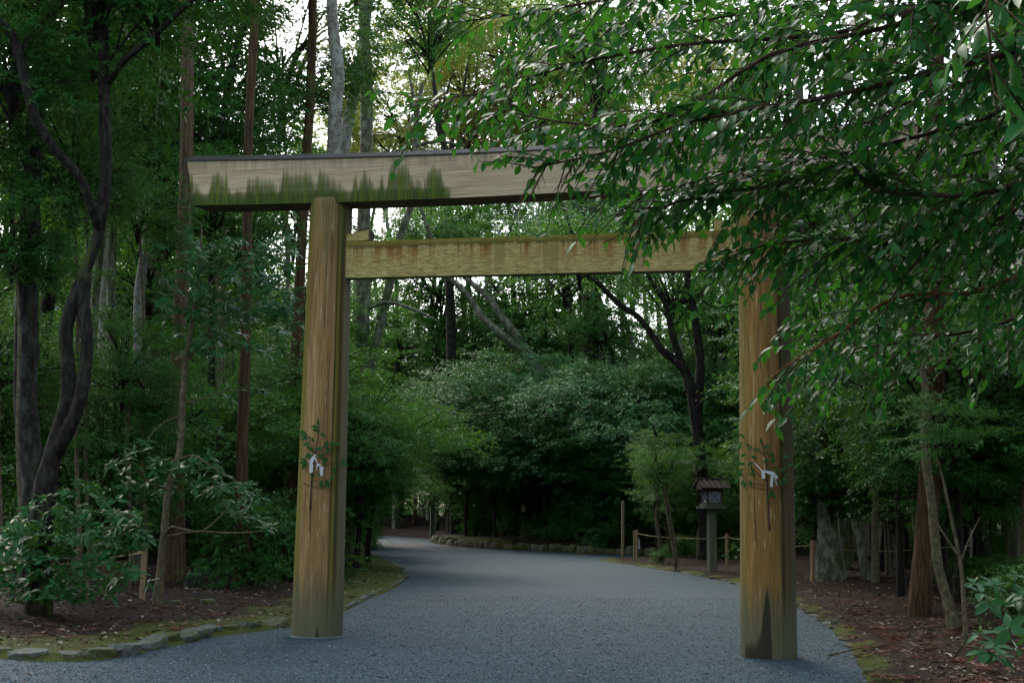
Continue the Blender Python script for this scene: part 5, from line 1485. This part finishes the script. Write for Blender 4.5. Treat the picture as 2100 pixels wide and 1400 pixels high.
for e, (q, wpx, dens, orange) in enumerate(BR_):
    pts = np.array([P(x, y, d) for x, y, d in q])
    st = tb + np.array([-.12, .05, min(5.8, max(1.6, pts[0][2] * .8 + .5))])
    allp = np.vstack([st[None], pts])
    rad = np.concatenate([[wpx * .62 * pxm(6)], np.linspace(wpx * .5, wpx * .12, len(pts)) * pxm(6)])
    V, F = tube(allp - tb, rad, 8, 6, .06, e)
    link('branch', new_mesh('branch', V, F, True), M['twig_orange' if orange else 'twig'], tree)
    sp_ = spline(pts, 10)
    L_ = np.concatenate([[0], np.cumsum(np.linalg.norm(np.diff(sp_, axis=0), axis=1))])
    s_ = .15
    while s_ < L_[-1]:
        p0 = np.array([np.interp(s_, L_, sp_[:, k_]) for k_ in range(3)])
        p1 = np.array([np.interp(min(s_ + .05, L_[-1] + .05), L_, sp_[:, k_]) for k_ in range(3)])
        tg = norm(p1 - p0) if np.linalg.norm(p1 - p0) > 1e-4 else norm(sp_[-1] - sp_[-2])
        off = g.normal(0, 1, 3); off -= tg * off.dot(tg); off = norm(off)
        off[2] = off[2] * .75 - .12
        dv = norm(tg * g.uniform(.35, 1.0) + off * .75)
        ln = g.uniform(.16, .46) * (1.0 if s_ < L_[-1] * .8 else .75)
        a_ = p0; b_ = p0 + dv * ln * .55 + np.array([0, 0, -.02]); c_ = p0 + dv * ln + np.array([0, 0, -.14 * ln - .25 * ln * ln])
        tw.tube([a_ - tb, b_ - tb, c_ - tb], [.0035, .0028, .0015], 4, 3)
        n_ = max(3, int(ln / .031))
        for k_ in range(n_):
            t_ = (k_ + .8) / n_
            pp = (1 - t_) ** 2 * a_ + 2 * t_ * (1 - t_) * b_ + t_ * t_ * c_
            td = norm(2 * (1 - t_) * (b_ - a_) + 2 * t_ * (c_ - b_))
            sd_ = norm(np.cross(td, [0, 0, 1.0])) * (1 if k_ % 2 else -1)
            D = norm(td * .65 + sd_ * .75 + np.array([0, 0, -.38]) + g.normal(0, .22, 3))
            U = norm(np.array([-.15, -.42, .8]) + g.normal(0, .5, 3))
            lf.append((pp, D, U, g.uniform(.046, .086) * (1.25 if e == 9 else 1)))
        s_ += g.uniform(.019, .042) / dens
tag(tw.build('twigs', M['twig'], tree, True), kind='stuff')
pos, D, U, Ln = [np.array(v) for v in zip(*lf)]
print('near leaves', len(pos))
q_ = P_px(pos)
keep = ~((q_[:, 0] < 1230) & (q_[:, 1] > 335) & (g.random(len(pos)) < .55)) & ~((q_[:, 0] < 1330) & (q_[:, 1] > 400) & (g.random(len(pos)) < .6))
pos, D, U, Ln = pos[keep], D[keep], U[keep], Ln[keep]
leaf_parts(tree, tb, pos, D, U, Ln, 'oval', 'oval_low', M['leaf_near'], 300)

# ------------------------------------------------------------------ litter on the ground
g = np.random.default_rng(51)
def scatter_ground(n, f, far=34, near=12.2, p=1.6):
    y = near + (far - near) * g.random(n) ** p; x = g.uniform(-.42, .42, n) * y
    sd = sdist(x, y); k = f(x, y, sd)
    x, y, sd = x[k], y[k], sd[k]
    return np.stack([x, y, ground_h(x, y, sd) + .006], -1), sd
pos, sd = scatter_ground(16000, lambda x, y, s_: (s_ > .02) & ((s_ > .5) | (g.random(len(x)) < .35)))
n = len(pos)
an = g.uniform(0, 6.28, n)
D = np.stack([np.cos(an), np.sin(an), g.normal(0, .22, n)], -1)
U = norm(np.stack([g.normal(0, .3, n), g.normal(0, .3, n), np.ones(n)], -1))
tag(link('fallen_leaves', leaves_mesh('fallen_leaves', pos + np.array([0, 0, .010]), D, U, g.uniform(.045, .11, n), 'kite'), M['litter']), 'brown fallen leaves strewn over the wood floor', 'leaf litter', kind='stuff')
pos, sd = scatter_ground(150, lambda x, y, s_: s_ < -.05, 40)
pos[:, 2] = .016
n = len(pos); an = g.uniform(0, 6.28, n)
D = np.stack([np.cos(an), np.sin(an), g.normal(0, .1, n)], -1)
tag(link('stray_leaves', leaves_mesh('stray_leaves', pos, D, np.tile([0, 0, 1.0], (n, 1)), g.uniform(.04, .08, n), 'kite'), M['litter']), 'stray fallen leaves scattered on the gravel', 'leaf litter', kind='stuff')
def needles():
    c, sd = scatter_ground(2600, lambda x, y, s_: (s_ > -.35) & (((x > 2.8) & (s_ < 2.6)) | ((x < 0) & (s_ < 2.2) & (s_ > 0) & (g.random(len(x)) < .35))) & (np.sin(x * 2.1) * np.sin(y * 1.6 + 1) + g.normal(0, .4, len(x)) > -.1), 26)
    P_, D_ = [], []
    m = 14
    n_ = len(c)
    an = g.uniform(0, 6.28, n_)[:, None] + g.normal(0, .5, (n_, m))
    pos = c[:, None] + g.normal(0, .05, (n_, m, 3)) * np.array([1, 1, .25])
    pos[..., 2] = np.maximum(pos[..., 2], c[:, None, 2]) + .004
    D = np.stack([np.cos(an), np.sin(an), np.abs(g.normal(0, .18, an.shape))], -1)
    n2 = n_ * m
    D = D.reshape(-1, 3); pos = pos.reshape(-1, 3)
    S, Dn, N = frames(D, np.tile([0, 0, 1.0], (n2, 1)) + g.normal(0, .5, (n2, 3)))
    L = g.uniform(.10, .24, n2)[:, None]; w = .006
    V = np.stack([pos - S * w, pos + S * w, pos + Dn * L], 1).reshape(-1, 3)
    F = np.arange(n2 * 3).reshape(-1, 3)
    tag(link('cedar_litter', new_mesh('cedar_litter', V, F, False), M['needles']), 'red brown dead cedar sprigs heaped along the verge', 'cedar litter', kind='stuff')
needles()
for e, (pts, lab) in enumerate([([(1952, 1372), (1966, 1335), (1990, 1305), (1998, 1292)], 'bare forked dead twig poking up from the red litter'), ([(1700, 1345), (1760, 1338), (1820, 1335), (1880, 1342)], 'long thin fallen stick lying across the bare soil')]):
    q = [G(x, y) for x, y in pts]
    if e == 0:
        b = q[0]; q = [P(x, y, b[1] + .1 * k_) for k_, (x, y) in enumerate(pts)]
    for v in q: v[2] = max(v[2], gz(v[0], v[1]) + .012)
    o = tag(link('fallen_branch', None), lab, 'fallen branch')
    o.location = q[0]
    mb = MB(); mb.tube(np.array(q) - q[0], np.linspace(.011, .004, len(q)), 7, 4, .15, e); mb.build('stick', M['bark_dark' if e == 0 else 'bark_tan'], o, True)
    if e == 0:
        mb = MB(); mb.tube([q[1] - q[0], P(1948, 1318, q[1][1]) - q[0], P(1922, 1292, q[1][1]) - q[0]], [.01, .008, .004], 6, 4, .1); mb.build('side_twig', M['bark_tan'], o, True)
# small pale board among the dark trunks
d = 57.0
b = P(1073, 1042, d); z = gz(b[0], b[1])
o = thing('small_sign', 'small yellowed board on a slim post among the dark trunks above the stone row', 'sign', (b[0], b[1], z))
mb = MB(); mb.box((0, .03, (b[2] - z) / 2), (.05, .05, b[2] - z + .1), bev=.005); mb.build('post', M['bark_dark'], o)
mb = MB(); mb.box((0, -.01, b[2] - z), (.17, .03, .30), taper=1.2, bev=.003); mb.build('board', M['tag_yellow'], o)

# ------------------------------------------------------------------ each tree and shrub of the wood told apart by what it stands beside
LM = [(o, str(o['label'])) for o in SC.objects if o.parent is None and o.get('category') in ('tree', 'small tree') and not o.get('group')]
SHORT = {}
for o, l in LM:
    w = l.replace(' rising', '|').replace(' in front', '|').replace(' standing', '|').replace(' like', '|').replace(' with', '|').replace(' beside', '|').replace(' between', '|').replace(' right behind', '|').replace(' tight', '|').replace(' just behind', '|').replace(' against', '|').replace(' above', '|').replace(' leaning past', '|').replace(' crossing', '|').replace(' next', '|').replace(' sweeping', '|').replace(' curving', '|').replace(' far back', '|').replace(' in the gloom', '|').replace(' slanting', '|').replace(' overhanging', '|').split('|')[0]
    SHORT[o.name] = ' '.join(w.split()[:7])
lx = [(P_px(np.array(o.location)[None])[0][0], o) for o, l in LM if 'overhanging' not in l]
fill = [o for o in SC.objects if o.parent is None and o.get('group') and o.get('category') in ('tree', 'shrub')]
TINT = {'leaf_dark': 'dark', 'leaf_mid': 'mid green', 'leaf_grey': 'greyish green', 'leaf_young': 'yellow green', 'needle': 'dark'}
MN = {v: k for k, v in M.items()}
sets = {}
for o in fill:
    x = P_px(np.array(o.location)[None])[0][0]
    bx, best = min(lx, key=lambda q: abs(q[0] - x) + .8 * abs(q[1].location.y - o.location.y))
    kind = str(o['label'])
    head = ('tree' if 'yellow' in kind else 'layered small tree' if o.name.startswith('under') else 'shrub' if o.name.startswith('evergreen_shrub') else
            'thin stemmed tree' if o.name.startswith('slender') else 'tall tree')
    cr = [c for c in o.children if c.name.startswith('crown')]
    tint = TINT[MN[cr[0].material_slots[0].material]] if cr else 'dark'
    dy = o.location.y - best.location.y
    rel = 'in front of' if dy < -2.5 else 'close beside' if dy < 2.5 else 'behind' if dy < 9 else 'far behind'
    side = '' if rel == 'close beside' or abs(x - bx) < 14 else ' to the left' if x < bx else ' to the right'
    if rel == 'close beside' and abs(x - bx) > 14: rel = 'just left of' if x < bx else 'just right of'
    sets.setdefault((tint + ' ' + head + ' ' + rel, side, best.name), []).append(o)
for (h_, side, bn), lst in sets.items():
    lst.sort(key=lambda o: o.dimensions.z if o.type == 'MESH' else -o.location.y)
    lst.sort(key=lambda o: max((c.location.z for c in o.children), default=0))
    for k_, o in enumerate(lst):
        size = '' if len(lst) == 1 else 'lowest ' if k_ == 0 else 'highest ' if k_ == len(lst) - 1 else ''
        l_ = size + h_ + ' the ' + SHORT[bn] + side
        if len(l_.split()) > 16: l_ = l_.replace('layered small tree', 'layered tree').replace(' to the left', '').replace(' to the right', '')
        if len(l_.split()) > 16: l_ = l_.replace('mid green', 'green').replace('greyish green', 'greyish')
        o['label'] = l_
same = {}
for o in fill: same.setdefault(o['label'], []).append(o)
for l_, lst in same.items():
    for o in lst[1:]: o['group'] = lst[0]['group']
